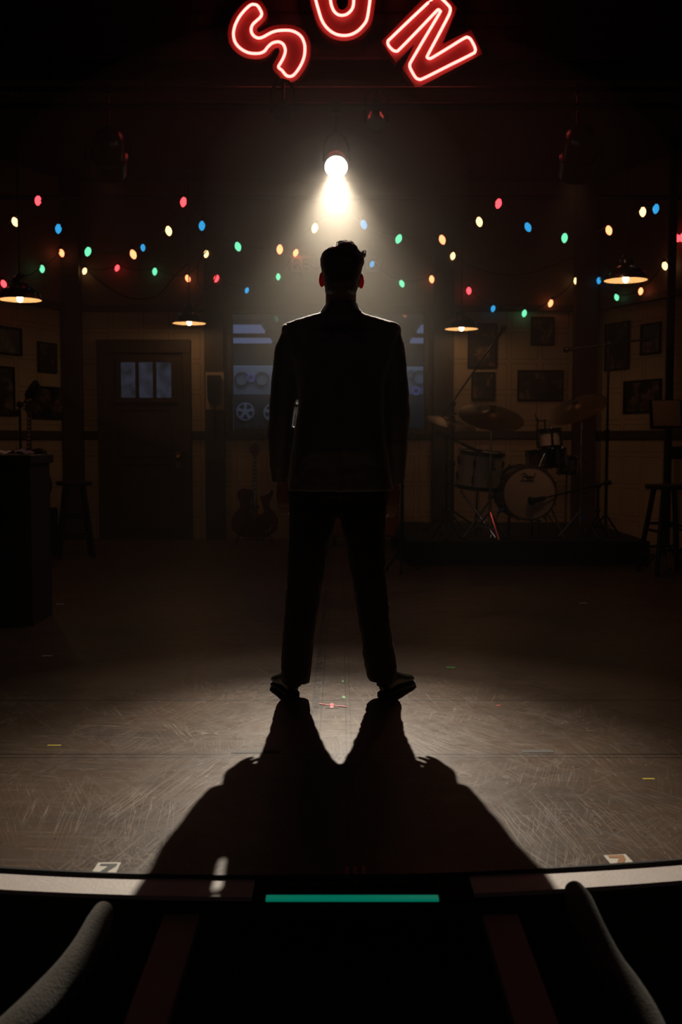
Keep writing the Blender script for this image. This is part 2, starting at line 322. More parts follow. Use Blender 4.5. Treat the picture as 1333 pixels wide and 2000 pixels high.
# ------------------------------------------------------------------ mesh helpers
class MB:
    def __init__(s): s.v = []; s.f = []
    def add(s, vs, fs, X=None):
        k = len(s.v)
        s.v += [tuple(X @ Vector(p)) if X is not None else tuple(p) for p in vs]
        s.f += [tuple(i + k for i in f) for f in fs]; return s
    def box(s, c, d, X=None):
        a, b, e = [q / 2 for q in d]
        vs = [(c[0] + i * a, c[1] + j * b, c[2] + l * e) for l in (-1, 1) for j in (-1, 1) for i in (-1, 1)]
        return s.add(vs, [(0, 2, 3, 1), (4, 5, 7, 6), (0, 1, 5, 4), (2, 6, 7, 3), (0, 4, 6, 2), (1, 3, 7, 5)], X)
    def loft(s, rings, X=None, closed=False, caps=True):
        n = len(rings[0]); vs = [p for r in rings for p in r]; fs = []
        m = len(rings)
        for i in range(m if closed else m - 1):
            j = (i + 1) % m
            for a in range(n):
                b = (a + 1) % n; fs.append((i * n + a, i * n + b, j * n + b, j * n + a))
        if caps and not closed: fs += [tuple(range(n))[::-1], tuple((m - 1) * n + a for a in range(n))]
        return s.add(vs, fs, X)
    def tube(s, pts, r, n=8, closed=False, X=None, flat=1.0):
        pts = [Vector(p) for p in pts]; m = len(pts); rr = r if isinstance(r, (list, tuple)) else [r] * m
        rings = []; up = None
        for i in range(m):
            if closed: t = pts[(i + 1) % m] - pts[i - 1]
            else: t = pts[min(i + 1, m - 1)] - pts[max(i - 1, 0)]
            t.normalize()
            if up is None:
                up = Vector((0, 0, 1)) if abs(t.z) < 0.9 else Vector((0, 1, 0))
            a = up - t * up.dot(t)
            a.normalize(); b = t.cross(a); up = a
            rings.append([pts[i] + (a * math.cos(q) + b * math.sin(q) * flat) * rr[i] for q in [2 * math.pi * k / n for k in range(n)]])
        return s.loft(rings, X, closed)
    def cyl(s, a, b, r, r2=None, n=16, X=None): return s.tube([a, b], [r, r if r2 is None else r2], n, X=X)
    def lathe(s, prof, n=24, X=None, caps=True):
        return s.loft([[(r * math.cos(2 * math.pi * k / n), r * math.sin(2 * math.pi * k / n), z) for k in range(n)] for r, z in prof], X, caps=caps)
    def ball(s, c, r, n=14, X=None, m=9):
        r = (r, r, r) if isinstance(r, (int, float)) else r
        rings = []
        for i in range(m):
            t = math.pi * (i + 0.25) / (m - 0.5); rings.append([(c[0] + r[0] * math.sin(t) * math.cos(q), c[1] + r[1] * math.sin(t) * math.sin(q), c[2] + r[2] * math.cos(t)) for q in [2 * math.pi * k / n for k in range(n)]])
        return s.loft(rings, X)
    def prism(s, poly, z0, z1, X=None):         # polygon in local XY extruded along Z
        n = len(poly); vs = [(p[0], p[1], z0) for p in poly] + [(p[0], p[1], z1) for p in poly]
        fs = [tuple(range(n))[::-1], tuple(range(n, 2 * n))] + [(a, (a + 1) % n, n + (a + 1) % n, n + a) for a in range(n)]
        return s.add(vs, fs, X)
    def build(s, name, m, parent=None, smooth=False, bevel=0.0, X=None, sub=0):
        me = bpy.data.meshes.new(name); me.from_pydata(s.v, [], s.f); me.update()
        b = bmesh.new(); b.from_mesh(me); bmesh.ops.recalc_face_normals(b, faces=b.faces); b.to_mesh(me); b.free()
        me.materials.append(m)
        o = bpy.data.objects.new(name, me); COL.objects.link(o)
        if parent is not None: o.parent = parent
        if smooth:
            me.polygons.foreach_set('use_smooth', [True] * len(me.polygons))
            if smooth == 'auto':
                e = o.modifiers.new('edges', 'EDGE_SPLIT'); e.split_angle = R(38)
        if bevel:
            q = o.modifiers.new('bevel', 'BEVEL'); q.width = bevel; q.segments = 2; q.limit_method = 'ANGLE'
        if sub:
            q = o.modifiers.new('sub', 'SUBSURF'); q.levels = sub; q.render_levels = sub
        return o
def tag(o, label=None, cat=None, group=None, kind=None):
    if label: o['label'] = label
    if cat: o['category'] = cat
    if group: o['group'] = group
    if kind: o['kind'] = kind
    return o
def thing(name, label, cat, loc=(0, 0, 0), rz=0.0, group=None):
    o = bpy.data.objects.new(name, None); COL.objects.link(o); o.location = loc; o.rotation_euler = (0, 0, rz)
    o.empty_display_size = 0.1
    return tag(o, label, cat, group)
def struct(o, label=None): return tag(o, label, None, None, 'structure')
def copy_tree(o, parent=None):
    c = o.copy(); COL.objects.link(c); c.parent = parent
    for ch in list(o.children): copy_tree(ch, c)
    return c
def T(x, y, z): return Matrix.Translation((x, y, z))
def RX(a): return Matrix.Rotation(a, 4, 'X')
def RY(a): return Matrix.Rotation(a, 4, 'Y')
def RZ(a): return Matrix.Rotation(a, 4, 'Z')
def smoothpts(pts, k=6, closed=True):
    pts = [Vector(p) for p in pts]; n = len(pts); out = []
    for i in range(n if closed else n - 1):
        p0, p1, p2, p3 = (pts[(i - 1) % n], pts[i], pts[(i + 1) % n], pts[(i + 2) % n]) if closed else (pts[max(i - 1, 0)], pts[i], pts[i + 1], pts[min(i + 2, n - 1)])
        for j in range(k):
            t = j / k
            out.append(0.5 * (2 * p1 + (p2 - p0) * t + (2 * p0 - 5 * p1 + 4 * p2 - p3) * t * t + (3 * p1 - p0 - 3 * p2 + p3) * t ** 3))
    if not closed: out.append(pts[-1])
    return out
def remeshed(mb, name, m, voxel, parent, smooth_it=4, noise=None):
    me = bpy.data.meshes.new('tmp'); me.from_pydata(mb.v, [], mb.f); me.update()
    b = bmesh.new(); b.from_mesh(me); bmesh.ops.recalc_face_normals(b, faces=b.faces); b.to_mesh(me); b.free()
    o = bpy.data.objects.new('tmp', me); COL.objects.link(o)
    r = o.modifiers.new('r', 'REMESH'); r.mode = 'VOXEL'; r.voxel_size = voxel
    s = o.modifiers.new('s', 'SMOOTH'); s.factor = 0.5; s.iterations = smooth_it
    if noise:
        for sc, st in noise:
            tx = bpy.data.textures.new('folds', 'CLOUDS'); tx.noise_scale = sc
            d = o.modifiers.new('d', 'DISPLACE'); d.texture = tx; d.strength = st; d.mid_level = 0.5
    dg = bpy.context.evaluated_depsgraph_get(); me2 = bpy.data.meshes.new_from_object(o.evaluated_get(dg))
    bpy.data.objects.remove(o)
    me2.name = name; me2.materials.clear(); me2.materials.append(m)
    me2.polygons.foreach_set('use_smooth', [True] * len(me2.polygons))
    q = bpy.data.objects.new(name, me2); COL.objects.link(q); q.parent = parent
    return q

# ================================================================== THE SETTING
YW = 10.7                                   # back wall of the set
def edge_y(x): return 2.33 + 0.029 * x + 0.098 * x * x     # curved front of the stage
xs = [-3.6 + 0.2 * i for i in range(37)]
poly = [(x, edge_y(x)) for x in xs] + [(5.6, 4.0), (5.6, 16.2), (-5.6, 16.2), (-5.6, 4.0)]
struct(MB().prism(poly, -0.06, 0.0).build('floor', M['floor']))
apr = MB()
for i in range(len(xs) - 1):
    a, b = xs[i], xs[i + 1]
    apr.add([(a, edge_y(a) + .02, -.75), (b, edge_y(b) + .02, -.75), (b, edge_y(b) + .02, -.06), (a, edge_y(a) + .02, -.06),
             (a, edge_y(a) + .06, -.75), (b, edge_y(b) + .06, -.75), (b, edge_y(b) + .06, -.06), (a, edge_y(a) + .06, -.06)],
            [(0, 1, 2, 3), (5, 4, 7, 6), (0, 4, 5, 1), (3, 2, 6, 7)])
struct(apr.build('trim_1', M['black']))     # stage apron
struct(MB().box((0, -1.8, -.8), (11.2, 12.4, .1)).build('floor_house', M['black']))

# white painted nosing of the stage lip, left and right of the step opening
def nosing(x0, x1, name):
    mb = MB(); n = 24; top = []; 
    for i in range(n + 1):
        x = x0 + (x1 - x0) * i / n; e = edge_y(x)
        top.append([(x, e + .004, -.012), (x, e + .004, .004), (x, e - .088, .004), (x, e - .088, -.006)])
    mb.loft(top); return struct(mb.build(name, M['white']))
nosing(-3.4, P(500, 1740, 2.35).x, 'trim_2'); nosing(P(917, 1740, 2.35).x, 3.4, 'trim_3')

# back wall: tiled, with the control room window let into it
def XW(px, py=850): return P(px, py, YW).x
def ZW(py, px=667): return P(px, py, YW).z
wx0, wx1 = XW(454, 730), XW(829, 730); wz0, wz1 = ZW(840), ZW(612)
ztile = ZW(606); ZC = 3.67
CLx, CRx = XW(140), XW(1160)
mb = MB()
def slab(mb, x0, x1, z0, z1, y=YW, th=.12): mb.box(((x0 + x1) / 2, y + th / 2, (z0 + z1) / 2), (x1 - x0, th, z1 - z0))
slab(mb, CLx - .2, wx0, 0, ztile); slab(mb, wx1, CRx + .2, 0, ztile); slab(mb, wx0, wx1, 0, wz0); slab(mb, wx0, wx1, wz1, ztile)
struct(mb.build('wall_back', M['tile']))
struct(MB().box(((CLx + CRx) / 2, YW + .05, (ztile + ZC) / 2), (CRx - CLx + .4, .12, ZC - ztile)).build('wall_back_upper', M['upper']))
# angled side walls of the set
PL = Vector((CLx, YW, 0)); DL = (Vector((P(0, 850, 9.77).x, 9.77, 0)) - PL).normalized()
PR = Vector((CRx, YW, 0)); DR = (Vector((P(1333, 850, 9.45).x, 9.45, 0)) - PR).normalized()
NL = Vector((-DL.y, DL.x, 0)); NL = NL if NL.dot(Vector((1, -1, 0))) > 0 else -NL
NR = Vector((-DR.y, DR.x, 0)); NR = NR if NR.dot(Vector((-1, -1, 0))) > 0 else -NR
LW = 5.0
def side_wall(name, p, d, n, z0, z1, m):
    o = MB().box((LW / 2, .06, (z0 + z1) / 2), (LW, .12, z1 - z0)).build(name, m)
    ang = math.atan2(d.y, d.x); yl = Vector((-math.sin(ang), math.cos(ang), 0))
    if yl.dot(n) > 0: o.data.transform(T(0, -.12, 0))
    o.location = p; o.rotation_euler = (0, 0, ang); return struct(o)
side_wall('wall_left', PL, DL, NL, 0, ztile, M['tile']); side_wall('wall_right', PR, DR, NR, 0, ztile, M['tile'])
side_wall('wall_left_upper', PL + NL * .02, DL, NL, ztile, ZC, M['upper']); side_wall('wall_right_upper', PR + NR * .02, DR, NR, ztile, ZC, M['upper'])
def wallframe(px, py):                      # point on whichever wall is behind a pixel, and that wall's direction
    if px < 140: return H(px, py, PL, NL), DL, NL
    if px > 1160: return H(px, py, PR, NR), DR, NR
    return P(px, py, YW), Vector((1, 0, 0)), Vector((0, -1, 0))
# chair rails and the rail over the tiles
zr0, zr1 = ZW(857), ZW(842)
tr = [4]
def trim(mb, m=None, bevel=.004):
    o = struct(mb.build('trim_%d' % tr[0], m or M['trim'], bevel=bevel)); tr[0] += 1; return o
def rail(x0, x1, z0, z1, th=.03): trim(MB().box(((x0 + x1) / 2, YW - th / 2, (z0 + z1) / 2), (x1 - x0, th, z1 - z0)))
rail(XW(160), XW(194), zr0, zr1); rail(XW(374), XW(404), zr0, zr1); rail(XW(441), XW(845), zr0, zr1, .045); rail(XW(884), XW(1118), zr0, zr1)
rail(XW(118), XW(1160), ztile - .015, ztile + .05, .035)
def side_rail(p, d, n, z0, z1, th=.03):
    c = p + d * (LW / 2) + n * (th / 2); mb = MB().box((0, 0, 0), (LW, th, z1 - z0)); o = mb.build('trim_%d' % tr[0], M['trim']); tr[0] += 1
    o.location = (c.x, c.y, (z0 + z1) / 2); o.rotation_euler = (0, 0, math.atan2(d.y, d.x)); struct(o)
for p, d, n in ((PL, DL, NL), (PR, DR, NR)):
    side_rail(p, d, n, zr0, zr1); side_rail(p, d, n, ztile - .015, ztile + .05, .05)
# dark posts
def post(pa, pb, y=YW, th=.12, m=None, ztop=ZC):
    x0, x1 = P(pa, 850, y).x, P(pb, 850, y).x
    trim(MB().box(((x0 + x1) / 2, y - th / 2, ztop / 2), (x1 - x0, th, ztop)), m)
post(120, 165, YW - .02); post(403, 440, YW, .10); post(845, 884, YW, .10); post(1117, 1158, YW - .02, .12, M['redglowtrim'])
# near posts on the right wall
q = P(1306, 850, 9.2); trim(MB().box((q.x, 9.2, ZC / 2), (.06, .06, ZC)), M['black'])
# window frame trim
fw = .045
for a, b, c, d in ((wx0 - fw, wx0, wz0 - fw, wz1 + fw), (wx1, wx1 + fw, wz0 - fw, wz1 + fw), (wx0, wx1, wz0 - fw, wz0), (wx0, wx1, wz1, wz1 + fw)): pass
win = struct(MB().box((wx0 - fw / 2, YW - .01, (wz0 + wz1) / 2), (fw, .1, wz1 - wz0 + 2 * fw)).box((wx1 + fw / 2, YW - .01, (wz0 + wz1) / 2), (fw, .1, wz1 - wz0 + 2 * fw))
             .box(((wx0 + wx1) / 2, YW - .01, wz0 - fw / 2), (wx1 - wx0, .1, fw)).box(((wx0 + wx1) / 2, YW - .01, wz1 + fw / 2), (wx1 - wx0, .1, fw)).build('window_1', M['trim']))
MB().box(((wx0 + wx1) / 2, YW + .03, (wz0 + wz1) / 2), (wx1 - wx0, .006, wz1 - wz0)).build('glass_pane', M['glass'], win)
# ceiling of the set, brick header wall over the opening, house shell
struct(MB().box((0, 9.4, ZC + .05), (11.2, 3.6, .1)).build('ceiling', M['black']))
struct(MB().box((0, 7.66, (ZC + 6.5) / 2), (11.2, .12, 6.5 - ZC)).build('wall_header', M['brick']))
struct(MB().box((0, 1.9, 6.55), (11.2, 19.8, .1)).build('ceiling_house', M['black']))
struct(MB().box((-5.65, 4.1, 2.85), (.1, 24.4, 7.4)).build('wall_house_left', M['drape']))
struct(MB().box((5.65, 4.1, 2.85), (.1, 24.4, 7.4)).build('wall_house_right', M['drape']))
struct(MB().box((0, -8.05, 2.85), (11.2, .1, 7.4)).build('wall_house_rear', M['drape']))

# control room behind the window
mb = MB(); mb.box((0, 15.6, 1.3), (4.6, .1, 2.6)); mb.box((-2.35, 13.2, 1.3), (.1, 4.7, 2.6)); mb.box((2.35, 13.2, 1.3), (.1, 4.7, 2.6))
struct(mb.build('wall_control_room', M['grey_room']))
struct(MB().box((0, 13.2, 2.52), (4.6, 4.7, .1)).build('ceiling_control_room', M['grey_room']))
for i, (x0, x1, y0, y1) in enumerate([(-2.1, -1.0, 12.5, 13.6), (-2.1, -1.0, 14.1, 15.0), (1.0, 2.1, 12.5, 13.6), (1.0, 2.1, 14.1, 15.0)]):
    side = 'left' if x0 < 0 else 'right'; row = 'nearer' if y0 < 14 else 'farther'
    t = thing('ceiling_light_panel', 'dim blue ceiling light panel on the %s of the control room, %s of two' % (side, row), 'ceiling light', ((x0 + x1) / 2, (y0 + y1) / 2, 2.47), group='control room ceiling panels')
    MB().box((0, 0, -.02), (x1 - x0, y1 - y0, .03)).build('diffuser', M['ceilpanel'], t)
    MB().box((0, (y1 - y0) / 2 + .02, -.02), (x1 - x0 + .08, .04, .05)).box((0, -(y1 - y0) / 2 - .02, -.02), (x1 - x0 + .08, .04, .05)).build('frame', M['darkmetal'], t)

# door with three lit panes
dy = YW - .02
def DX(px, py=870): return P(px, py, dy).x
def DZ(py): return P(280, py, dy).z
door = struct(MB().build('door_1', M['door']) if False else MB().box(((DX(214) + DX(359)) / 2, dy, DZ(690) / 2), (DX(359) - DX(214), .05, DZ(690))).build('door_1', M['door']))
cs = MB()
cs.box(((DX(194) + DX(214)) / 2, dy - .01, DZ(664) / 2), (DX(214) - DX(194), .09, DZ(664)))
cs.box(((DX(359) + DX(375)) / 2, dy - .01, DZ(664) / 2), (DX(375) - DX(359), .09, DZ(664)))
cs.box(((DX(194) + DX(375)) / 2, dy - .012, (DZ(690) + DZ(664)) / 2), (DX(375) - DX(194), .095, DZ(664) - DZ(690)))
cs.build('door_casing', M['door'], door, bevel=.006)
pz0, pz1 = P(280, 777, dy).z, P(280, 708, dy).z
for a, b in ((238, 266), (273, 300), (307, 336)):
    x0, x1 = P(a, 742, dy).x, P(b, 742, dy).x
    MB().box(((x0 + x1) / 2, dy - .027, (pz0 + pz1) / 2), (x1 - x0, .01, pz1 - pz0)).build('window_pane', M['pane'], door)
st = MB()
for a, b in ((228, 238), (266, 273), (300, 307), (336, 346)):
    x0, x1 = P(a, 742, dy).x, P(b, 742, dy).x; st.box(((x0 + x1) / 2, dy - .03, (pz0 + pz1) / 2), (x1 - x0, .03, pz1 - pz0))
x0, x1 = P(228, 742, dy).x, P(346, 742, dy).x
st.box(((x0 + x1) / 2, dy - .03, pz1 + .02), (x1 - x0, .03, .04)); st.box(((x0 + x1) / 2, dy - .034, pz0 - .03), (x1 - x0 + .04, .04, .05))
st.build('pane_surround', M['door'], door, bevel=.004)
pn = MB()
for z0, z1 in ((DZ(890), DZ(800)), (DZ(1030), DZ(905))):
    xa, xb = DX(238), DX(336)
    for (cx, cz, wx, wz) in (((xa + xb) / 2, z0, xb - xa, .02), ((xa + xb) / 2, z1, xb - xa, .02), (xa, (z0 + z1) / 2, .02, z1 - z0), (xb, (z0 + z1) / 2, .02, z1 - z0)):
        pn.box((cx, dy - .03, cz), (wx, .016, wz))
pn.build('panel_moulding', M['door'], door, bevel=.004)
k = P(347, 899, dy - .07)
MB().box((k.x, dy - .03, k.z), (.05, .012, .17)).ball((k.x, dy - .075, k.z + .03), (.028, .022, .028)).cyl((k.x, dy - .03, k.z + .03), (k.x, dy - .07, k.z + .03), .01).build('door_knob', M['brass'], door, smooth='auto')

# low riser under the drums
RZt = .20; ry = 8.4; rx0 = P(796, 1080, ry).x
rs = MB(); rs.box(((rx0 + 2.55) / 2, ry + 1.0, RZt / 2), (2.55 - rx0, 2.0, RZt))
tag(rs.build('drum_riser', M['black'], bevel=.006), 'low black platform carrying the drum kit', 'stage riser')

# ------------------------------------------------------------------ neon sign letters
SY = 7.46
def zp(pts, ox, oy, k): return [(ox + a / k, oy + b / k) for a, b in pts]
Sp = zp([(463, 60), (510, 75), (550, 130), (572, 190), (550, 240), (500, 285), (450, 335), (428, 390), (435, 450), (475, 500), (530, 522), (590, 508), (650, 475), (720, 440), (800, 420), (900, 415), (980, 422), (1060, 455), (1120, 510), (1155, 590), (1165, 670), (1155, 770), (1120, 870), (1060, 970), (1000, 1035), (945, 1047), (900, 1025), (850, 965), (803, 922), (820, 880), (860, 810), (888, 740), (895, 680), (870, 610), (820, 577), (770, 575), (710, 595), (655, 645), (610, 700), (550, 728), (470, 733), (390, 722), (310, 685), (245, 630), (205, 570), (187, 500), (187, 430), (210, 340), (260, 240), (320, 160), (390, 90), (430, 65)], 430, 0, 7.016)
Up = zp([(143, 0), (190, 170), (235, 310), (290, 410), (370, 495), (470, 555), (600, 578), (720, 560), (830, 500), (910, 420), (965, 340), (990, 250), (1005, 150), (1025, 0), (1040, -300), (1050, -560), (1030, -630), (980, -650), (830, -650), (780, -630), (765, -580), (763, -300), (762, 0), (745, 120), (700, 190), (640, 235), (570, 250), (500, 235), (440, 180), (400, 90), (383, 0), (345, -300), (310, -560), (290, -630), (240, -650), (90, -630), (45, -590), (40, -520), (90, -250)], 600, 0, 8.33)
Np = zp([(650, 0), (690, -40), (740, -45), (790, -8), (850, 50), (888, 100), (882, 160), (850, 230), (740, 440), (612, 680), (608, 715), (640, 725), (690, 700), (880, 585), (1060, 475), (1110, 465), (1150, 500), (1195, 590), (1195, 640), (1150, 675), (860, 820), (560, 970), (500, 982), (455, 955), (395, 850), (388, 800), (410, 750), (580, 460), (755, 165), (762, 135), (742, 122), (710, 145), (500, 365), (260, 610), (220, 634), (175, 620), (122, 560), (118, 510), (150, 475), (400, 235)], 740, 0, 6.348)
def to3(p, y=SY): return P(p[0], p[1], y)
def plate_field(poly, off, step=1.6):       # the enamel letter behind the tube: outline grown by a margin
    q = np.array([(p.x, p.y) for p in poly]); x0, y0 = q.min(0) - off - 4; x1, y1 = q.max(0) + off + 4
    gx = np.arange(x0, x1, step); gy = np.arange(y0, y1, step); X, Y = np.meshgrid(gx, gy)
    D = np.full(X.shape, 1e9); ins = np.zeros(X.shape, bool)
    for i in range(len(q)):
        a, b = q[i], q[(i + 1) % len(q)]; ab = b - a; L = (ab ** 2).sum() + 1e-9
        t = np.clip(((X - a[0]) * ab[0] + (Y - a[1]) * ab[1]) / L, 0, 1)
        D = np.minimum(D, np.hypot(X - a[0] - t * ab[0], Y - a[1] - t * ab[1]))
        c = ((a[1] > Y) != (b[1] > Y)); xx = a[0] + (Y - a[1]) * (b[0] - a[0]) / (b[1] - a[1] + 1e-12); ins ^= c & (X < xx)
    F = np.where(ins, D, -D) + off
    vs = []; fs = []; key = {}
    def vid(k, p):
        if k not in key: key[k] = len(vs); vs.append(p)
        return key[k]
    h, w_ = F.shape
    for j in range(h - 1):
        for i in range(w_ - 1):
            c = [(i, j), (i + 1, j), (i + 1, j + 1), (i, j + 1)]; f = [F[b, a] for a, b in c]
            if max(f) <= 0: continue
            out = []
            for n_ in range(4):
                (a, b), (e, g) = c[n_], c[(n_ + 1) % 4]; fa, fb = f[n_], f[(n_ + 1) % 4]
                if fa > 0: out.append(vid((a, b), (gx[a], gy[b])))
                if (fa > 0) != (fb > 0):
                    t = fa / (fa - fb); kk = tuple(sorted([(a, b), (e, g)]))
                    out.append(vid(kk, (gx[a] + (gx[e] - gx[a]) * t, gy[b] + (gy[g] - gy[b]) * t)))
            if len(out) > 2: fs.append(tuple(out))
    return vs, fs
def letter(ch, pts, off, plate=None, lab=''):
    sm = smoothpts([(a, b, 0) for a, b in pts], 5)
    c = to3((sum(p[0] for p in pts) / len(pts), sum(p[1] for p in pts) / len(pts)))
    t = thing('neon_letter', lab, 'neon sign', c, group='glowing sign letters on the brick header')
    def loc(p, y): return to3(p, y) - c
    MB().tube([loc((p.x, p.y), SY) for p in sm], .0100, 8, closed=True).build('neon_tube', M['neon'], t, smooth=True)
    yb = SY + .032
    if plate is None: vs, fs = plate_field(sm, off)
    else: vs, fs = plate, [tuple(range(len(plate)))]
    mb = MB(); n = len(vs)
    front = [loc(p, yb) for p in vs]; back = [v + Vector((0, .10, 0)) for v in front]
    cnt = {}
    for f in fs:
        for a in range(len(f)):
            e = (f[a], f[(a + 1) % len(f)]); cnt[e] = cnt.get(e, 0) + 1
    sides = [(a, b, b + n, a + n) for (a, b) in cnt if (b, a) not in cnt]
    mb.add(front + back, list(fs) + [tuple(i + n for i in f)[::-1] for f in fs] + sides)
    mb.build('letter_plate', M['neonback'], t)
    for i in range(0, len(sm), 23):
        p = loc((sm[i].x, sm[i].y), SY); MB().cyl(p + Vector((0, .004, 0)), p + Vector((0, .036, 0)), .005, n=8).build('tube_support', M['blackgloss'], t)
letter('S', Sp, 11.5, None, 'leftmost red neon letter, an S, tilted to the left')
letter('U', Up, 11.0, None, 'middle red neon letter, a U, cut by the top of the picture')
Npl = [(-30, 512), (210, 772), (446, 545), (296, 850), (470, 1100), (1290, 668), (1150, 370), (792, 545), (975, 100), (790, -120), (640, -110)]
letter('N', Np, 11, [(740 + a / 6.348, b / 6.348) for a, b in [(35, 512)] + Npl[1:]][::1], 'rightmost red neon letter, an N, tilted to the right')

# ------------------------------------------------------------------ battens, stage lamp and hanging fixtures
def batten(px_y, y, lab, r=.022):
    z = P(667, px_y, y).z
    t = thing('lighting_batten', lab, 'lighting pipe', (0, y, z))
    MB().cyl((-5.5, 0, 0), (5.5, 0, 0), r, n=14).build('pipe', M['pipe'], t, smooth='auto')
    for x in (-3.5, 3.5): MB().cyl((x, 0, 0), (x, 0, 6.5 - z), .004, n=6).build('hanging_cable', M['darkmetal'], t)
    return z
zb = batten(208, 6.375, 'black lighting pipe directly above the glaring stage lamp')
batten(176, 7.1, 'black lighting pipe just under the red neon letters')
batten(386, 8.7, 'lowest black pipe, level with the top red bulbs')
def stage_lamp(loc, aim, lab, group, lit=False, s=1.0, zp_=None):
    t = thing('stage_light', lab, 'stage light', loc, group=group)
    d = (Vector(aim) - Vector(loc)).normalized(); q = d.to_track_quat('-Z', 'Y').to_matrix().to_4x4()
    S = Matrix.Scale(s, 4)
    prof = [(.10, .0), (.10, .05), (.085, .06), (.085, .16), (.07, .20), (.03, .23)]
    MB().lathe(prof, 28, q @ S @ T(0, 0, .008)).build('housing', M['blackgloss'], t, smooth='auto')
    MB().lathe([(.1, 0), (.1, -.06), (.094, -.06), (.094, 0)], 28, q @ S @ T(0, 0, .008)).build('snoot', M['blackgloss'], t, smooth='auto')
    MB().lathe([(.012 if lit else .09, 0.004), (.012 if lit else .09, .0)], 28, q @ S @ T(0, 0, .0)).build('lens', M['lens'] if lit else M['blackgloss'], t)
    hz = (zp_ if zp_ is not None else .3)
    MB().tube([(-.125 * s, 0, 0), (-.125 * s, 0, .14), (-.06 * s, 0, .19), (0, 0, .2), (.06 * s, 0, .19), (.125 * s, 0, .14), (.125 * s, 0, 0)], .009, 6).build('yoke', M['darkmetal'], t)
    MB().cyl((0, 0, .2), (0, 0, hz), .012, n=8).box((0, 0, hz), (.05, .06, .06)).build('clamp', M['darkmetal'], t)
    return t
# the glaring lamp itself: a bare reflector lamp, its glowing face open towards the stage front
t = thing('stage_light', 'glaring stage lamp above and behind the man', 'stage light', LAMP)
d = (AIM - LAMP).normalized(); qm = d.to_track_quat('-Z', 'Y').to_matrix().to_4x4()
MB().lathe([(.075, .03), (.078, .06), (.07, .11), (.05, .16), (.02, .19)], 28, qm).build('housing', M['blackgloss'], t, smooth='auto')
MB().lathe([(.068, .030), (.068, .026)], 28, qm).build('lens', M['lens'], t, smooth='auto')
MB().tube([(-.080, .06, .06), (-.078, .05, .14), (-.05, .02, .20), (0, 0, .22), (.05, .02, .20), (.078, .05, .14), (.080, .06, .06)], .006, 6).build('yoke', M['darkmetal'], t)
MB().cyl((0, 0, .21), (0, 0, zb - LAMP.z - .02), .012, n=8).box((0, 0, zb - LAMP.z - .01), (.05, .07, .07)).build('clamp', M['darkmetal'], t)
z388 = P(667, 388, 7.3).z
for (px, py, Y, lab, aim, bz) in ((213, 318, 7.1, 'round stage light hanging at the upper left, given added amber fill', AIM_L, None), (1128, 322, 7.1, 'round stage light hanging at the upper right, given added amber fill', AIM_R, None),
                          (553, 222, 6.375, 'small unlit stage light hanging left above the glaring lamp', (-.3, 2, 1.5), zb), (735, 240, 6.375, 'small unlit stage light hanging right above the glaring lamp', (.3, 2.5, 0), zb)):
    p = P(px, py, Y); s = 1.25 if bz is None else .55
    if bz is None:      # these two stand upwards from the lowest pipe's level, hung from a drop arm of the pipe above
        top = P(667, 176, 7.1).z - p.z; p.y = 7.1
        stage_lamp(p, aim, lab, 'stage lights hung from the pipes', s=s, zp_=top)
    else: stage_lamp(p, aim, lab, 'stage lights hung from the pipes', s=s, zp_=bz - p.z)

# added lamp housings over the audience, bodies for the unseen violet fill spots
for sx in (-1, 1):
    t = thing('added_house_lamp', 'added unseen lamp housing over the audience, %s side' % ('left' if sx < 0 else 'right'), 'ceiling lamp', (2.2 * sx, -1.5, 4.25))
    MB().lathe([(.14, 0), (.14, .12), (.05, .18)], 20).build('housing', M['black'], t, smooth='auto')
    MB().cyl((0, 0, .17), (0, 0, 2.25), .01, n=8).build('stem', M['black'], t)

# ------------------------------------------------------------------ pendant lamps
def pendant(px, py, Y, lab):
    c = P(px, py, Y)
    t = thing('pendant_lamp', lab, 'pendant lamp', c, group='black dome pendant lamps')
    outer = [(.168, 0), (.166, .012), (.155, .040), (.130, .072), (.095, .098), (.062, .112), (.056, .118), (.056, .158), (.048, .170), (.030, .185), (.018, .200)]
    inner = [(.163, .001), (.161, .012), (.150, .038), (.126, .068), (.092, .092), (.058, .105), (.02, .108)]
    MB().lathe(outer, 40, caps=False).build('lamp_shade', M['shadeout'], t, smooth='auto')
    MB().lathe(inner, 40, caps=False).build('shade_lining', M['shadein'], t, smooth=True)
    MB().lathe([(.008, -.016), (.020, -.006), (.024, .012), (.021, .030), (.013, .05), (.013, .07)], 16).build('bulb', M['filament'], t, smooth=True)
    MB().cyl((0, 0, .07), (0, 0, .11), .02, n=12).build('socket', M['brass'], t, smooth='auto')
    MB().cyl((0, 0, .19), (0, 0, ZC - c.z), .006, n=8).build('cord', M['blacktube'], t)
    MB().cyl((0, 0, ZC - c.z - .02), (0, 0, ZC - c.z), .04, n=16).build('ceiling_cap', M['blackgloss'], t)
    # vent rim with three little slots' studs
    MB().lathe([(.060, .118), (.064, .122), (.060, .126)], 24, caps=False).build('vent_ring', M['shadeout'], t, smooth=True)
pendant(39, 586, 8.0, 'black pendant lamp at the far left edge, lit')
pendant(370, 632, 10.2, 'small lit black pendant lamp above the door')
pendant(902, 643, 10.2, 'small lit black pendant lamp above the cymbals')
pendant(1223, 548, 8.0, 'black pendant lamp at the upper right, highest of the four')

